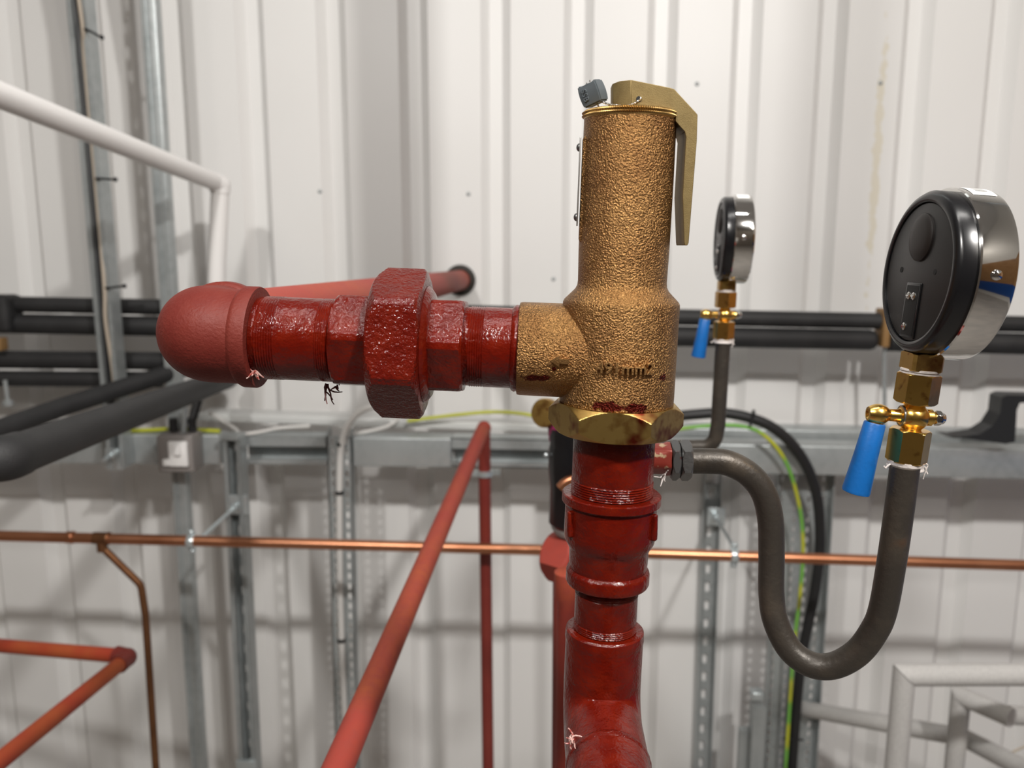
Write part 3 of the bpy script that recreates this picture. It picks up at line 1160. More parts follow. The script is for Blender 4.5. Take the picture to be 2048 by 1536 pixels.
def bars(bm):
    for k in range(6):
        a0 = R_(70 + 1.9 * k)
        a1 = a0 + R_(0.9 if k % 2 else 0.5)
        ps = [GC + DD * d + (UB * math.cos(a) + GA * math.sin(a)) * (RZ + 0.0004) for (a, d) in ((a0, TB + 0.008), (a0, TB + 0.015), (a1, TB + 0.015), (a1, TB + 0.008))]
        bm.faces.new([bm.verts.new(p) for p in ps])


gauge.part('sticker_print', INK, bars, stk)
RS = 40 * GM
gauge.part('stem', BRASS, lambda bm: (polylathe(bm, G0, GA, RS * 0.78, 4, nutprof(gt(741), gt(706), RS * 1.0, RS * 0.1, RS * 0.9, 3), rotd(GF, GA, 28), 64, 0.06),
                                    lathe(bm, G0, GA, [(gt(708), 22 * GM), (gt(690), 22 * GM)], 32)), sharp=24)


def dup(root, name, label, mw):
    """a copy of a thing with copies of its parts and sub-parts, moved by the matrix mw"""
    r = root.copy()
    r.name = name
    r.matrix_world = mw @ root.matrix_world
    r['label'] = label
    COL.objects.link(r)
    for ch in [c for c in bpy.data.objects if c.parent == root]:
        c = ch.copy()
        COL.objects.link(c)
        c.parent = r
        for g in [q for q in bpy.data.objects if q.parent == ch]:
            d = g.copy()
            COL.objects.link(d)
            d.parent = c
    return r


bpy.context.view_layer.update()
YF = 0.975
F0 = U(1446, 683, YF)
F1 = U(1453, 570, YF)
FA = (F1 - F0).normalized()
q = GA.rotation_difference(FA).to_matrix().to_4x4()
MW = Matrix.Translation(F0) @ Matrix.Rotation(R_(-5), 4, FA) @ q @ Matrix.Translation(-G0)
dup(cock.o, 'gauge_cock', 'brass gauge cock with blue handle on the far syphon, in front of the black pipes', MW)
dup(gauge.o, 'pressure_gauge', 'smaller looking pressure gauge standing further back, right of the bronze valve', MW)
fs = Thing('siphon_tube', U(1380, 888, YF), 'dark steel syphon tube under the far gauge, bending left behind the bronze valve', 'pipe')
fs.part('tube', STEEL_T, lambda bm: tube(bm, fillet([F0 - FA * 0.001, U(1436, 850, YF), U(1428, 893, YF), U(1190, 896, 1.02)], 0.035, 10), 0.0087, 28))

# ================================================================== BACKGROUND: pipework near the wall
def ptube(pts, r, seg=24, rad=None, n=8):
    ps = [U(*p) for p in pts]
    if rad:
        ps = fillet(ps, rad, n)
    return lambda bm: tube(bm, ps, r, seg)


def past(a, b, k):
    """the point k metres beyond a on the line from b to a"""
    a, b = U(*a), U(*b)
    return a + (a - b).normalized() * k


def mid(pts):
    return U(*pts[len(pts) // 2])


# --- insulated pipes along the wall
YI = 1.90
pa = [(-300, 602, YI), (1746, 642, YI), (2400, 656, YI)]
single('insulated_pipe', FOAM, ptube(pa, 0.0185), U(900, 625, YI), 'topmost long black insulated pipe along the white wall, behind both gauges', 'pipe', 'black insulated pipes')
pb = [(-60, 645, YI), (1752, 680, YI)]


def pipe_b(bm):
    p0, p1 = U(-300, 641, YI), U(1752, 680, YI)
    d = (p1 - p0).normalized()
    lathe(bm, p0, d, [(0, 0.0235), ((p1 - p0).length - 0.014, 0.0235), ((p1 - p0).length - 0.005, 0.021), ((p1 - p0).length, 0.015)], 28)


single('insulated_pipe', FOAM, pipe_b, U(900, 662, YI), 'long black insulated pipe under the topmost one, ending at the brown clamp', 'pipe', 'black insulated pipes')
single('insulated_pipe', FOAM, ptube([(1776, 681, YI), (2400, 697, YI)], 0.0245), U(1900, 684, YI), 'short black insulated pipe behind the near gauge, starting at the brown clamp', 'pipe', 'black insulated pipes')
single('insulated_pipe', FOAM, ptube([(-300, 716, YI), (338, 722, YI)], 0.0215), U(200, 721, YI), 'black insulated pipe behind the tall channel, third from the top', 'pipe', 'black insulated pipes')
single('insulated_pipe', FOAM, ptube([(-300, 755, YI), (322, 759, YI)], 0.019), U(200, 758, YI), 'black insulated pipe behind the tall channel, lowest of the four stacked there', 'pipe', 'black insulated pipes')
jt = Thing('insulation_joint', U(8, 627, YI), 'bulky black insulation joint wrapped round the upper pair of pipes at the picture edge', 'insulation')
jt.part('wrap', FOAM, lambda bm: rbox(bm, U(2, 627, YI - 0.01), 0.075, 0.07, 0.088, 0.014))
pc = Thing('pipe_clamp', U(1765, 652, YI), 'brown pipe clamp block on the black pipes beside the near gauge', 'clamp')
pc.part('block', WOODB, lambda bm: rbox(bm, U(1765, 655, YI), 0.016, 0.055, 0.085, 0.003))
pc.part('threaded_rod', GALV, lambda bm: tube(bm, [U(1769, 690, YI), U(1769, 872, YI)], 0.0045, 10))
ec = Thing('pipe_clamp', U(4, 690, YI - 0.03), 'small brown clamp with rod under the black insulation joint', 'clamp')
ec.part('block', WOODB, lambda bm: rbox(bm, U(3, 688, YI - 0.03), 0.014, 0.03, 0.03, 0.003))
ec.part('threaded_rod', GALV, lambda bm: tube(bm, [U(10, 760, YI - 0.03), U(16, 806, YI - 0.03)], 0.005, 10))
ec.part('rod_nut', GALV, lambda bm: polylathe(bm, U(16, 806, YI - 0.03), Vector((0, 0, 1)), 0.012, 6, [(-0.006, 0.012), (0.006, 0.012)], VT, 48))

# --- two insulated pipes slanting out of the wall towards the viewer
single('insulated_pipe', FOAM, ptube([(-20, 866, 1.46), (130, 812, 1.66), (400, 727, 1.93), (450, 712, 1.97)], 0.0200), U(200, 780, 1.7), 'slanting dark grey insulated pipe, upper and thinner looking of the two coming off the wall', 'pipe', 'slanting insulated pipes')
f0, f1, f2 = U(20, 914, 0.865), U(100, 889, 0.98), U(455, 757, 1.93)
fd = (f2 - f0).normalized()
lp = Thing('insulated_pipe', f0, 'slanting dark grey insulated pipe, lower and thicker of the two, bending at the picture edge', 'pipe', 'slanting insulated pipes')
lp.part('sleeve', FOAM, lambda bm: tube(bm, [f0, f2], 0.0238, 32))
lp.part('bend', FOAM, lambda bm: tube(bm, fillet([f0 + fd * 0.02, f0 - fd * 0.015, f0 - fd * 0.015 + Vector((-0.5, -0.01, 0.0))], 0.02, 8), 0.0255, 32))

# --- red pipework behind
dg_top = (968, 856, 1.66)
rd = Thing('red_pipe', U(*dg_top), 'long slanting red primed pipe rising to a bend, with its dark upright leg behind', 'pipe')
b0 = U(610, 1690, 0.56)
rd.part('slanting_pipe', PRIMER, lambda bm: tube(bm, [b0 + (b0 - U(966, 858, 1.66)).normalized() * 0.15, U(966, 858, 1.66)], 0.0137, 32))
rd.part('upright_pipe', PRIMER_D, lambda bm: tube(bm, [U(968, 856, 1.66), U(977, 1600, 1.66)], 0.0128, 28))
rd.part('elbow', PRIMER, lambda bm: sphere(bm, U(968, 856, 1.66), 0.0148))
cl = Thing('pipe_ring', U(975, 946, 1.66), 'small zinc ring clip round the upright dark red pipe', 'pipe clip')
cl.part('ring', GALV_B, lambda bm: lathe(bm, U(970, 946, 1.66), Vector((0, 0, 1)), [(-0.006, 0.0128), (-0.006, 0.0165), (0.006, 0.0165), (0.006, 0.0128)], 28))
cl.part('ear', GALV_B, lambda bm: box(bm, U(992, 944, 1.66), 0.018, 0.006, 0.012))
cl.part('ear', GALV_B, lambda bm: box(bm, U(949, 946, 1.66), 0.014, 0.006, 0.012))

e0 = (254, 1315, 1.40)
re2 = Thing('red_pipe', U(*e0), 'thin orange red pipe with an elbow below the copper pipe branch', 'pipe')
re2.part('pipe', PRIMER_O, lambda bm: tube(bm, [past((-40, 1288, 1.52), (244, 1312, 1.40), 0.35), U(244, 1312, 1.40)], 0.0135, 24))
re2.part('pipe', PRIMER_O, lambda bm: tube(bm, [U(252, 1318, 1.40), past((-60, 1570, 0.98), (252, 1318, 1.40), 0.35)], 0.0135, 24))
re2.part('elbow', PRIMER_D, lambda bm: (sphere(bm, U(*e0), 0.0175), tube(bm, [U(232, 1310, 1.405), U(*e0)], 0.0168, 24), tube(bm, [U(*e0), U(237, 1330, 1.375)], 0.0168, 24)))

# --- white waste pipe
wp = Thing('waste_pipe', U(440, 372, 1.84), 'white plastic pipe sloping down to an elbow and dropping behind the red elbow', 'pipe')
wp.part('pipe', WHITE_P, lambda bm: tube(bm, [past((-60, 166, 1.16), (436, 366, 1.84), 0.6), U(436, 366, 1.84)], 0.0195, 32))
wp.part('pipe', WHITE_P, ptube([(441, 372, 1.84), (434, 520, 1.84), (430, 735, 1.84)], 0.0195, 32))
wp.part('elbow', WHITE_P, lambda bm: (sphere(bm, U(441, 370, 1.84), 0.0215), tube(bm, [U(428, 363, 1.825), U(441, 370, 1.84)], 0.0213, 28), tube(bm, [U(441, 370, 1.84), U(440, 386, 1.84)], 0.0213, 28)))

# --- copper
YC = 1.60
cp = Thing('copper_pipe', U(700, 1088, YC), 'long bright copper pipe crossing low in front of the galvanised channels, with a soldered branch', 'pipe')
cp.part('pipe', COPPER, lambda bm: tube(bm, [U(-300, 1064, YC), U(400, 1082, YC), U(1090, 1100, YC), U(2400, 1142, YC)], 0.011, 28))
xd = (U(300, 1080, YC) - U(100, 1074, YC)).normalized()
cp.part('solder_sleeve', COPPER, lambda bm: lathe(bm, U(134, 1074.5, YC), xd, [(0, 0.011), (0, 0.0128), (0.010, 0.0128), (0.012, 0.0135), (0.014, 0.0128), (0.014, 0.011)], 28))
cp.part('tee', COPPER_D, lambda bm: (lathe(bm, U(188, 1076, YC), xd, [(0, 0.011), (0, 0.0126), (0.028, 0.0126), (0.030, 0.0138), (0.033, 0.0126), (0.033, 0.011)], 28),
                                    tube(bm, [U(203, 1078, YC), U(205, 1102, YC)], 0.0105, 20)))
cp.part('branch_pipe', COPPER_D, ptube([(202, 1092, YC), (282, 1170, YC + 0.01), (291, 1230, YC + 0.015), (316, 1600, YC + 0.02)], 0.0076, 20, 0.03))

ZB = GALV_B


def clip(px, py, qx, qy, label, ye):
    c = U(px, py, YC)
    t = Thing('pipe_ring', c, label, 'pipe clip', 'zinc clips on the copper pipe')
    t.part('ring', ZB, lambda bm: lathe(bm, c - xd * 0.007, xd, [(0, 0.0112), (0, 0.0140), (0.002, 0.0150), (0.012, 0.0150), (0.014, 0.0140), (0.014, 0.0112)], 28))
    for s in (1, -1):
        t.part('ear', ZB, lambda bm: box(bm, c + Vector((0, 0.001, s * 0.019)), 0.013, 0.006, 0.012))
        t.part('screw', ZB, lambda bm: lathe(bm, c + Vector((0, -0.002, s * 0.020)), VT, [(0, 0.0048), (0.002, 0.0046), (0.0035, 0.003), (0.0038, 0.0004)], 16))
    e = U(qx, qy, ye)
    st_ = c + Vector((0, 0.013, 0)) + (Vector((0.015, 0, 0.003)) if px < 1000 else Vector((0.002, 0, 0.012)))
    dd = (e - st_).normalized()
    t.part('stud', ZB, lambda bm: tube(bm, [st_, e], 0.0045, 14))
    t.part('stud_nut', ZB, lambda bm: polylathe(bm, e - dd * 0.03, dd, 0.0068, 6, [(0, 0.008), (0.02, 0.008)], Vector((0, 0, 1)), 48))
    t.part('channel_plate', GALV_B, lambda bm: rbox(bm, e + Vector((0.002, 0.004, 0.0)), 0.044, 0.006, 0.046, 0.001), label='flat zinc plate in the channel mouth')


clip(383, 1083, 474, 1010, 'zinc pipe clip with long stud on the copper pipe, before the narrow upright channel', 1.80)
clip(1468, 1111, 1431, 1034, 'zinc pipe clip with long stud on the copper pipe, beside the slotted channel', 2.01)

# --- strut channels -------------------------------------------------
TH = 0.0025


def strut(bm, top, bot, w=0.041, d=0.041, slots=True, lips=True, holes=((0.0),), pitch=0.05, sw=0.014, sl=0.028):
    """open C channel, mouth towards the viewer; top/bot = middle of the mouth"""
    v = (top - bot).normalized()
    u = Vector((1, 0, 0))
    u = (u - v * v.dot(u)).normalized()
    n = v.cross(u).normalized()
    if n.y < 0:
        n = -n
    L = (top - bot).length
    rm = Matrix((u, n, v)).transposed()
    c = (top + bot) / 2
    for s in (-1, 1):
        box(bm, c + u * s * (w / 2 - TH / 2) + n * d / 2, TH, d, L, rm)
        if lips:
            box(bm, c + u * s * (w / 2 - 0.0055) + n * TH / 2, 0.008, TH, L, rm)
            box(bm, c + u * s * (w / 2 - 0.0095) + n * 0.004, TH * 0.8, 0.008, L, rm)
    if slots:
        perforated(bm, bot + n * (d - TH), u, v, n, w, L, TH, list(holes), pitch, sw, sl)
    else:
        box(bm, c + n * (d - TH / 2), w, TH, L, rm)


YCH = 1.80
ch = Thing('strut_channel', U(165, 400, YCH), 'tall galvanised strut channel with cable ties, rising past the slanted white pipe', 'channel', 'galvanised strut channels')
ch.part('channel', GALV, lambda bm: strut(bm, past((146, -60, YCH), (233, 936, YCH), 0.8), U(233, 936, YCH)))
ch.part('rod_stub', ZB, lambda bm: (tube(bm, [U(207, 921, YCH - 0.05), U(236, 900, YCH + 0.004)], 0.005, 12), tube(bm, [U(222, 911, YCH - 0.025), U(231, 904, YCH - 0.006)], 0.0085, 12)))
ch.part('channel_plate', GALV_B, lambda bm: rbox(bm, U(229, 918, YCH + 0.003), 0.040, 0.005, 0.05, 0.001))
single('cable', CABLE_B, lambda bm: tube(bm, spline([past((140, -40, YCH + 0.02), (158, 60, YCH + 0.02), 0.75), U(140, -40, YCH + 0.02), U(158, 60, YCH + 0.018), U(162, 120, YCH + 0.016), U(172, 240, YCH + 0.02), U(186, 400, YCH + 0.02), U(205, 640, YCH + 0.02), U(222, 860, YCH + 0.02)], 6), 0.012, 16),
       U(172, 240, YCH + 0.02), 'thick black cable inside the tall strut channel', 'cable')
single('cable', CABLE_C, lambda bm: tube(bm, spline([past((152, -40, YCH - 0.006), (160, 15, YCH - 0.006), 0.75), U(152, -40, YCH - 0.006), U(160, 15, YCH - 0.008), U(166, 62, YCH - 0.004), U(170, 130, YCH + 0.01), U(196, 420, YCH + 0.01), U(209, 575, YCH - 0.003), U(211, 640, YCH - 0.006), U(224, 730, YCH + 0.005), U(232, 800, YCH + 0.012)], 6), 0.0042, 12),
       U(211, 640, YCH), 'thin cream cable lying in the mouth of the tall strut channel', 'cable')
for (x, y, k, lab) in ((185, 66, 9, 'black cable tie with loose tail on the tall channel, above the white pipe'), (212, 358, 1, 'black cable tie on the tall channel, below the white pipe'), (230, 574, -2, 'black cable tie on the tall channel, just above the black pipes')):
    t = Thing('cable_tie', U(x, y, YCH), lab, 'cable tie', 'cable ties on the tall channel')
    t.part('strap', CABLE_B, lambda bm: tube(bm, spline([U(x - 21, y - k, YCH - 0.004), U(x - 8, y - k * 0.6, YCH - 0.006), U(x + 18, y + k, YCH - 0.006)], 4), 0.0026, 8))
    t.part('head', CABLE_B, lambda bm: rbox(bm, U(x + 19, y + k, YCH - 0.006), 0.007, 0.006, 0.009, 0.0012))

YN = 1.865
nc = Thing('conduit', U(318, 250, YN), 'narrow closed galvanised trunking upright passing behind the pipes and carrying the switch box', 'channel')
n0, n1_ = past((297, -60, YN), (406, 1640, YN), 0.8), U(406, 1640, YN)
nv = (n0 - n1_).normalized()
nu = Vector((1, 0, 0)) - nv * nv.x
nu.normalize()
nm = Matrix((nu, nv.cross(nu), nv)).transposed()
nc.part('front', GALV, lambda bm: rbox(bm, (n0 + n1_) / 2, 0.034, 0.03, (n0 - n1_).length, 0.003, nm))
nc.part('seam_strip', GALV, lambda bm: box(bm, (n0 + n1_) / 2 + nu * -0.009 + Vector((0, -0.016, 0)), 0.008, 0.006, (n0 - n1_).length, nm))

c4 = Thing('strut_channel', U(478, 1200, YCH), 'galvanised strut channel with a stud plate, left of the white cable', 'channel', 'galvanised strut channels')
c4.o['label'] = 'galvanised strut channel with dark open mouth beside the switch box, above the copper pipe'
c4.part('channel', GALV, lambda bm: strut(bm, U(462, 876, YCH), U(498, 1600, YCH)))
c4.part('end_cap', GALV, lambda bm: rbox(bm, U(464, 872, YCH + 0.018), 0.045, 0.045, 0.012, 0.002))
c4.part('channel_plate', GALV_B, lambda bm: rbox(bm, U(492, 1532, YCH - 0.004), 0.046, 0.012, 0.03, 0.001))

YP = 1.835
c5 = Thing('slotted_channel', U(680, 1150, YP), 'slotted channel with the white cable strapped down its middle', 'channel', 'galvanised strut channels')


def slotted_web(bm, top, bot, w, holes, pitch, sw, sl, fl):
    v = (top - bot).normalized()
    u = Vector((1, 0, 0)) - v * v.x
    u.normalize()
    n = v.cross(u)
    if n.y < 0:
        n = -n
    L = (top - bot).length
    perforated(bm, bot, u, v, n, w, L, TH, holes, pitch, sw, sl)
    rm = Matrix((u, n, v)).transposed()
    for s in (-1, 1):
        box(bm, (top + bot) / 2 + u * s * (w / 2 - TH / 2) + n * (fl / 2), TH, abs(fl), L, rm)


c5.part('channel', GALV, lambda bm: slotted_web(bm, U(678, 860, YP), U(697, 1620, YP), 0.056, [-0.016, 0.016], 0.025, 0.0075, 0.016, 0.03))
wc = [(802, 800, 1.82), (770, 806, 1.82), (725, 820, 1.82), (697, 848, 1.82), (683, 890, 1.824), (679, 960, 1.826), (680, 1150, 1.826), (684, 1300, 1.826), (691, 1480, 1.826), (694, 1600, 1.826)]
single('cable', CABLE_W, lambda bm: tube(bm, spline([U(*p) for p in wc], 6), 0.0076, 16), U(680, 1150, 1.826), 'white cable curving off the tray and down the slotted channel', 'cable')
for (y, x, lab) in ((888, 682, 'black tie on the white cable at the top of the slotted channel'), (985, 679, 'black tie on the white cable, second one down the slotted channel'), (1280, 683, 'black tie on the white cable, lowest one, below the copper pipe')):
    single('cable_tie', CABLE_B, lambda bm: lathe(bm, U(x, y, 1.826), Vector((0, 0, 1)), [(-0.004, 0.0076), (-0.004, 0.0098), (0.004, 0.0098), (0.004, 0.0076)], 20), U(x, y, 1.826), lab, 'cable tie', 'ties on the white cable')

c6 = Thing('strut_channel', U(1415, 1250, 1.80), 'galvanised strut channel with bright see-through slots, below the tray and behind the syphon tubes', 'channel', 'galvanised strut channels')
c6.part('channel', GALV, lambda bm: strut(bm, U(1427, 945, 2.028), U(1403, 1620, 2.028), w=0.044, d=0.026, lips=False))

# cable ladder with black and earth cables
YT = 1.90
tr = Thing('cable_tray', U(1600, 1200, YT), 'perforated upright cable tray holding the black and the yellow green cable', 'tray')
tr.part('web', GALV, lambda bm: slotted_web(bm, U(1610, 893, YT), U(1568, 1640, YT), 0.128, [-0.048, -0.016, 0.016, 0.048], 0.025, 0.007, 0.014, -0.028))


def flange(bm, s):
    top, bot = U(1610, 893, YT), U(1568, 1640, YT)
    v = (top - bot).normalized()
    u = Vector((1, 0, 0)) - v * v.x
    u.normalize()
    n = v.cross(u)
    if n.y < 0:
        n = -n
    L = (top - bot).length
    perforated(bm, bot + u * s * 0.061 - n * 0.013, n, v, u, 0.026, L, TH, [0.0], 0.025, 0.008, 0.012)


tr.part('flange', GALV, lambda bm: flange(bm, 1))
tr.part('flange', GALV, lambda bm: flange(bm, -1))
kb = [(1180, 858, 1.80), (1300, 840, 1.79), (1390, 829, 1.78), (1462, 828, 1.78), (1540, 852, 1.78), (1598, 906, 1.79), (1632, 985, 1.815), (1640, 1080, 1.84), (1630, 1180, 1.845), (1606, 1300, 1.85), (1594, 1400, 1.855), (1584, 1536, 1.86), (1578, 1620, 1.86)]
single('cable', CABLE_B, lambda bm: tube(bm, spline([U(*p) for p in kb], 8), 0.0118, 18), U(1640, 1080, 1.84), 'thick black cable arching over the tray and down the perforated cable tray', 'cable')
kg = [(1180, 880, 1.80), (1300, 866, 1.79), (1400, 853, 1.78), (1480, 852, 1.775), (1530, 872, 1.775), (1572, 925, 1.785), (1598, 1010, 1.81), (1606, 1090, 1.82), (1601, 1180, 1.825), (1588, 1290, 1.83), (1580, 1400, 1.835), (1571, 1536, 1.84), (1566, 1620, 1.84)]
single('cable', EARTH, lambda bm: tube(bm, spline([U(*p) for p in kg], 8), 0.0042, 12), U(1606, 1090, 1.82), 'yellow and green earth cable beside the thick black cable on the perforated tray', 'cable')
t = Thing('cable_tie', U(1505, 838, 1.775), 'black cable tie joining the black and earth cables at the top of their arch', 'cable tie')
t.part('strap', CABLE_B, lambda bm: tube(bm, [U(1509, 826, 1.765), U(1500, 852, 1.765)], 0.003, 8))
t.part('head', CABLE_B, lambda bm: rbox(bm, U(1507, 826, 1.765), 0.006, 0.006, 0.014, 0.001))
single('cable_tie', CABLE_B, lambda bm: tube(bm, [U(1567, 1477, 1.84), U(1606, 1480, 1.85)], 0.0025, 8), U(1580, 1478, 1.84), 'black cable tie low on the earth cable, level with the grey pipes', 'cable tie')
kl = [(815, 842, 1.90), (860, 836, 1.90), (920, 829, 1.90), (985, 824, 1.90), (1040, 827, 1.90), (1090, 836, 1.90), (1180, 850, 1.90)]
single('cable', EARTH, lambda bm: tube(bm, spline([U(*p) for p in kl], 6), 0.0042, 12), U(985, 824, 1.9), 'yellow and green earth cable lying on the tray behind the bronze valve', 'cable')

# small angle post between the slotted channel and the tray
ap = Thing('angle_post', U(1500, 1470, 1.86), 'short dark galvanised post standing between the slotted channel and the cable tray', 'post')
ap.part('post', GALV, lambda bm: (box(bm, U(1508, 1560, 1.86), 0.03, 0.035, 0.40), box(bm, U(1484, 1590, 1.88), 0.03, 0.02, 0.36)))
ap.part('cap', GALV_B, lambda bm: rbox(bm, U(1514, 1388, 1.855), 0.028, 0.03, 0.02, 0.003))

# --- horizontal rails on the wall
YH = 1.846


def rail(name, x0, x1, yt0, yb0, yt1, yb1, Y, d, label, m=GALV, cat='rail', openm=False, grp='horizontal galvanised rails', back=False):
    a, b = U(x0, yt0, Y), U(x1, yt1, Y)
    a2, b2 = U(x0, yb0, Y), U(x1, yb1, Y)
    t = Thing(name, (a + b) / 2, label, cat, grp)
    u = (b - a).normalized()
    n = Vector((0, 1, 0))
    v = u.cross(n) * -1
    if v.z < 0:
        v = -v
    L, h = (b - a).length, (a - a2).length
    rm = Matrix((u, n, v)).transposed()
    c = (a + b + a2 + b2) / 4
    if not openm:
        t.part('face', m, lambda bm: rbox(bm, c + n * d / 2, L, d, h, 0.003, rm))
    else:
        def f(bm):
            box(bm, c + n * (d - TH / 2), L, TH, h, rm)
            for s, lip in ((1, h * 0.36), (-1, h * 0.17)):
                box(bm, c + v * s * (h / 2 - TH / 2) + n * d / 2, L, d, TH, rm)
                box(bm, c + v * s * (h / 2 - lip / 2) + n * TH / 2, L, TH, lip, rm)
        t.part('channel', m, f)
    return t


rail('rail', -300, 444, 868, 925, 871, 928, YH, 0.05, 'closed galvanised rail behind the slanting pipes and the switch box')
rail('rail', 482, 652, 872, 928, 873, 929, YH, 0.05, 'open galvanised rail with a dark slot, between the two uprights near the white cable', openm=True)
rail('rail', 706, 902, 875, 933, 877, 934, YH - 0.01, 0.055, 'closed galvanised rail between the white cable and the slanting red pipe')
rail('rail', 903, 1130, 876, 934, 880, 937, YH, 0.05, 'open galvanised rail with a dark slot, behind the slanting red pipe', openm=True)
rail('rail', 1131, 2400, 882, 940, 905, 968, YH - 0.03, 0.065, 'long closed galvanised rail with a bright upper face, behind the blue handle')
TRUNK = mat('white_trunking', (0.66, 0.67, 0.66), 0.4, 0.1)
rail('trunking', 395, 1125, 826, 842, 850, 868, 1.925, 0.07, 'pale trunking lying along the wall above the open rails', m=TRUNK, cat='trunking', grp='pale trunking')
rail('trunking', 1126, 2400, 852, 876, 875, 897, 1.925, 0.07, 'grey trunking along the wall above the long rail with the black bracket', m=GALV, cat='trunking', grp='pale trunking')

for (pts, lab, mm_) in (([(420, 826, 1.90), (440, 838, 1.88), (470, 858, 1.85), (484, 868, 1.842), (520, 864, 1.86), (560, 856, 1.89), (620, 852, 1.90)], 'thin white cable looping off the end of the upright channel', CABLE_W),
                  ([(700, 868, 1.86), (740, 862, 1.87), (780, 850, 1.88), (800, 830, 1.89), (790, 815, 1.9)], 'thin pale cable tucked behind the looping white cable', CABLE_W),
                  ([(230, 862, 1.87), (300, 860, 1.87), (345, 858, 1.87), (400, 860, 1.87), (440, 862, 1.87)], 'yellow and green earth cable lying on the rail behind the switch box', EARTH)):
    single('cable', mm_, lambda bm: tube(bm, spline([U(*p) for p in pts], 6), 0.0045, 12), mid(pts), lab, 'cable')

# --- switch box
swb = Thing('switch_box', U(362, 900, 1.79), 'grey metal switch box with a white rocker on the rail, below the slanting pipes', 'switch')
swb.part('box', GREY_P, lambda bm: rbox(bm, U(361, 902, 1.815), 0.082, 0.06, 0.086, 0.005))
fp = swb.part('switch_plate', WHITE_P, lambda bm: (rbox(bm, U(357, 908, 1.78), 0.043, 0.010, 0.058, 0.003), rbox(bm, U(337, 925, 1.78), 0.026, 0.009, 0.016, 0.003)))
swb.part('rocker', WHITE_P, lambda bm: rbox(bm, U(354, 900, 1.772), 0.016, 0.010, 0.026, 0.003), fp)
for x in (348, 385):
    swb.part('cable_gland', CABLE_B, lambda bm: lathe(bm, U(x, 862, 1.815), Vector((0, 0, 1)), [(0, 0.010), (0.007, 0.011), (0.012, 0.009), (0.02, 0.010), (0.03, 0.009)], 20))
swb.part('cable_gland', CABLE_B, lambda bm: tube(bm, [U(385, 838, 1.815), U(397, 800, 1.83)], 0.010, 16))
swb.part('hanger_rod', GALV_B, lambda bm: tube(bm, [U(368, 865, 1.81), U(370, 815, 1.81)], 0.006, 12))

# --- black bracket on the long rail
YB = 1.78
br = [(1890, 872), (1905, 876), (1960, 868), (1985, 852), (2000, 828), (2004, 795), (2016, 790), (2090, 792), (2090, 804), (2040, 806), (2034, 820), (2032, 858), (2030, 884), (2012, 888)]
single('bracket', BRKT, lambda bm: prism(bm, [U(x, y, YB) for x, y in br], Vector((0, 0.05, 0))), U(2000, 880, YB), 'black angled bracket standing on the long rail at the picture edge', 'bracket', sharp=20)

# --- valve behind the main riser
YQ = 1.02
bv = Thing('relief_valve', U(1140, 960, YQ), 'second valve hidden behind the bronze one, with black body and brass knob', 'valve')
kc = U(1096, 826, YQ)
bv.part('brass_knob', BRASS, lambda bm: lathe(bm, kc, (CAM - kc + Vector((-0.55, 0, 0))).normalized(), [(-0.03, 0.014), (-0.006, 0.0165), (0, 0.0185), (0.010, 0.0185), (0.013, 0.017), (0.0135, 0.0005)], 40))
bv.part('collar', MAGENTA, lambda bm: lathe(bm, U(1128, 862, YQ), Vector((0, 0, 1)), [(-0.012, 0.019), (0.016, 0.0215)], 32))
bv.part('bonnet', BLACK_P, lambda bm: lathe(bm, U(1150, 1052, YQ), VA, [(0, 0.030), (0.005, 0.034), (0.05, 0.034), (0.075, 0.037), (0.10, 0.0375), (0.108, 0.036), (0.116, 0.0375), (0.128, 0.037), (0.131, 0.03)], 48))
bv.part('side_screw', GALV_B, lambda bm: sphere(bm, U(1092, 910, YQ - 0.01), 0.003))
bv.part('base', GREY_P, lambda bm: lathe(bm, U(1150, 1064, YQ), VA, [(-0.002, 0.026), (0.006, 0.031), (0.009, 0.031)], 40))
bv.part('copper_ring', COPPER, lambda bm: tube(bm, spline([U(1120, 976, YQ - 0.045), U(1130, 966, YQ - 0.045), U(1142, 960, YQ - 0.045), U(1160, 958, YQ - 0.045)], 6), 0.006, 16))
bt = Thing('pipe_tee', U(1130, 1110, YQ - 0.06), 'dull red pipe tee half hidden behind the riser, left of the reducing socket', 'pipe fitting')
bt.o['label'] = 'dull red pipe tee half hidden behind the reducing socket, under the black valve'
bt.part('hexagon', PRIMER, lambda bm: polylathe(bm, U(1132, 1115, YQ), Vector((0.8, -0.6, 0)).normalized(), 0.030, 6, nutprof(-0.022, 0.022, 0.036, 0.012, 0.028, 4), Vector((0, 0, 1)), 72))
bt.part('run_pipe', PRIMER, lambda bm: lathe(bm, U(1133, 1440, 0.93), Vector((0, 0, 1)), [(-0.2, 0.0130), (0.155, 0.0130), (0.16, 0.016), (0.19, 0.0165), (0.191, 0.015)], 32))
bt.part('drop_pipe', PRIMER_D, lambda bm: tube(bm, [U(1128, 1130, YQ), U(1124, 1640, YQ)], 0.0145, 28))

# --- pale grey lagged pipes in the lower corner
def lag(name, pts, r, label):
    return single(name, LAG, ptube(pts, r, 32), mid(pts), label, 'pipe', 'pale lagged pipes')


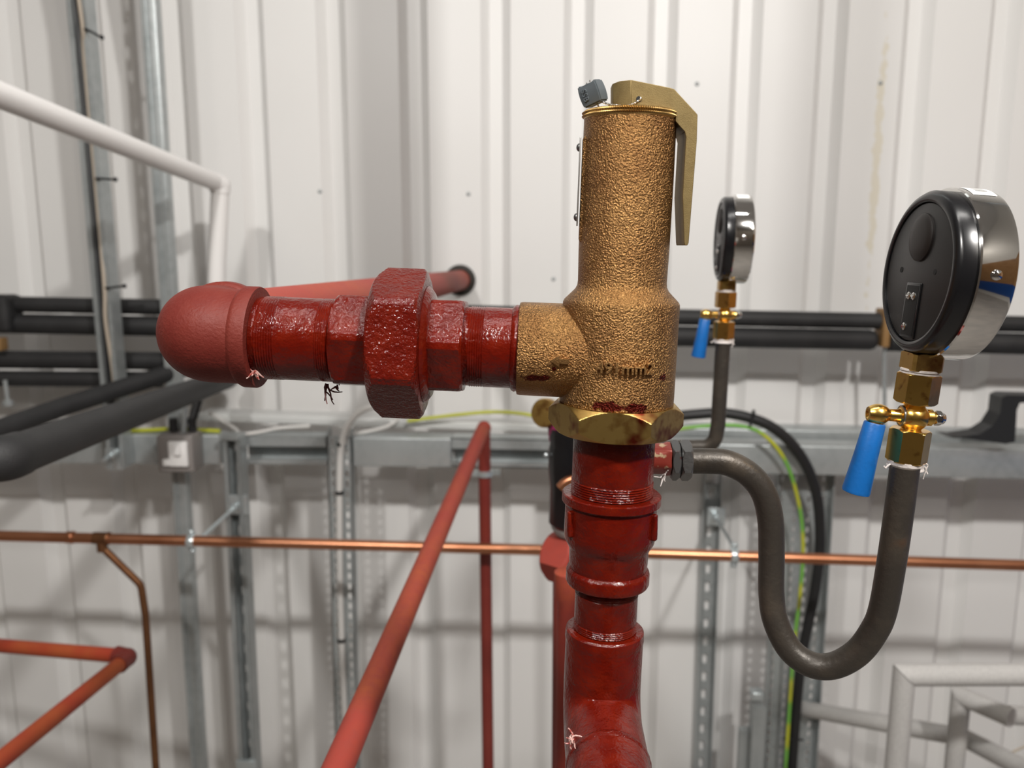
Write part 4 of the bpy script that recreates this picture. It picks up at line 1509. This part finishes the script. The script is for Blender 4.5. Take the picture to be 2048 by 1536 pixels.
def mitred(label, P0, P1, P2, r):
    """two straight lengths meeting in a mitre at P1"""
    t = Thing('lagged_pipe', P1, label, 'pipe', 'pale lagged pipes')
    bis = ((P0 - P1).normalized() - (P2 - P1).normalized()).normalized()

    for (A, Bp, nm_) in ((P0, P1, 'lagging_leg'), (P1, P2, 'lagging_arm')):
        def f(bm):
            d = (Bp - A).normalized()
            a, u, v = frame(d)
            rings = [[], []]
            for j in range(36):
                off = (u * math.cos(2 * math.pi * j / 36) + v * math.sin(2 * math.pi * j / 36)) * r
                for k, e in enumerate((A, Bp)):
                    p = e + off
                    if (e - P1).length < 1e-6:
                        p = p - d * ((p - P1).dot(bis) / d.dot(bis))
                        p = p + d * (-0.0008 if k else 0.0008)
                    rings[k].append(p)
            rings_to_mesh(bm, rings)
        t.part(nm_, LAG, f)
    return t


mitred('pale grey lagged pipe, upright with a mitred corner, nearest of the grey pipes', U(1782, 1640, 1.32), U(1808, 1350, 1.32), U(2140, 1349, 1.32), 0.0182)
mitred('pale grey lagged pipe with a mitred corner, behind the nearest upright grey pipe', U(1898, 1640, 1.55), U(1922, 1392, 1.55), U(2024, 1436, 1.47), 0.0182)
lag('lagged_pipe', [(2020, 1430, 1.50), (2140, 1436, 1.50)], 0.0178, 'short pale grey lagged pipe at the picture edge, under the horizontal grey arm')
g2 = Thing('lagged_pipe', U(1780, 1448, 1.72), 'pale grey lagged pipe coming from behind the cable tray and bending down past the uprights', 'pipe', 'pale lagged pipes')
g2.part('lagging', LAG, ptube([(1600, 1416, 1.90), (1760, 1445, 1.74), (1925, 1474, 1.62), (2110, 1570, 1.38)], 0.0185, 32, 0.04))
single('twine', CABLE_C, lambda bm: tube(bm, [U(2012, 1510, 1.5), U(2110, 1466, 1.5)], 0.0022, 8), U(2060, 1488, 1.5), 'thin pale string in the lower corner by the grey pipes', 'string')

# --- fixings on the cladding
for (x, y, lab) in ((1394, 168, 'wall screw right of the valve lever'), (1761, 166, 'wall screw high up, above the near gauge'), (937, 388, 'wall screw between the valve and the wall shadow'),
                    (640, 383, 'wall screw between the white pipe elbow and the shadow'), (1107, 558, 'dark scuff screw close left of the bronze body'), (253, 38, 'pale wall plug high up between the two uprights')):
    lab = {1394: 'small wall screw in the white cladding beside the bronze lever', 1761: 'small wall screw in the white cladding above the near gauge', 937: 'small wall screw in the white cladding above the grommet',
           640: 'small wall screw in the white cladding beside the white pipe elbow', 1107: 'small wall screw in the cladding close to the bronze body', 253: 'pale wall plug in the cladding beside the tall channel'}[x]
    p = U(x, y, YW)
    single('wall_screw', GALV if x != 253 else WHITE_P, lambda bm: lathe(bm, p, VT, [(-0.001, 0.005), (0.001, 0.005), (0.003, 0.003), (0.0035, 0.0005)], 16), p, lab, 'screw', 'screws in the white cladding')
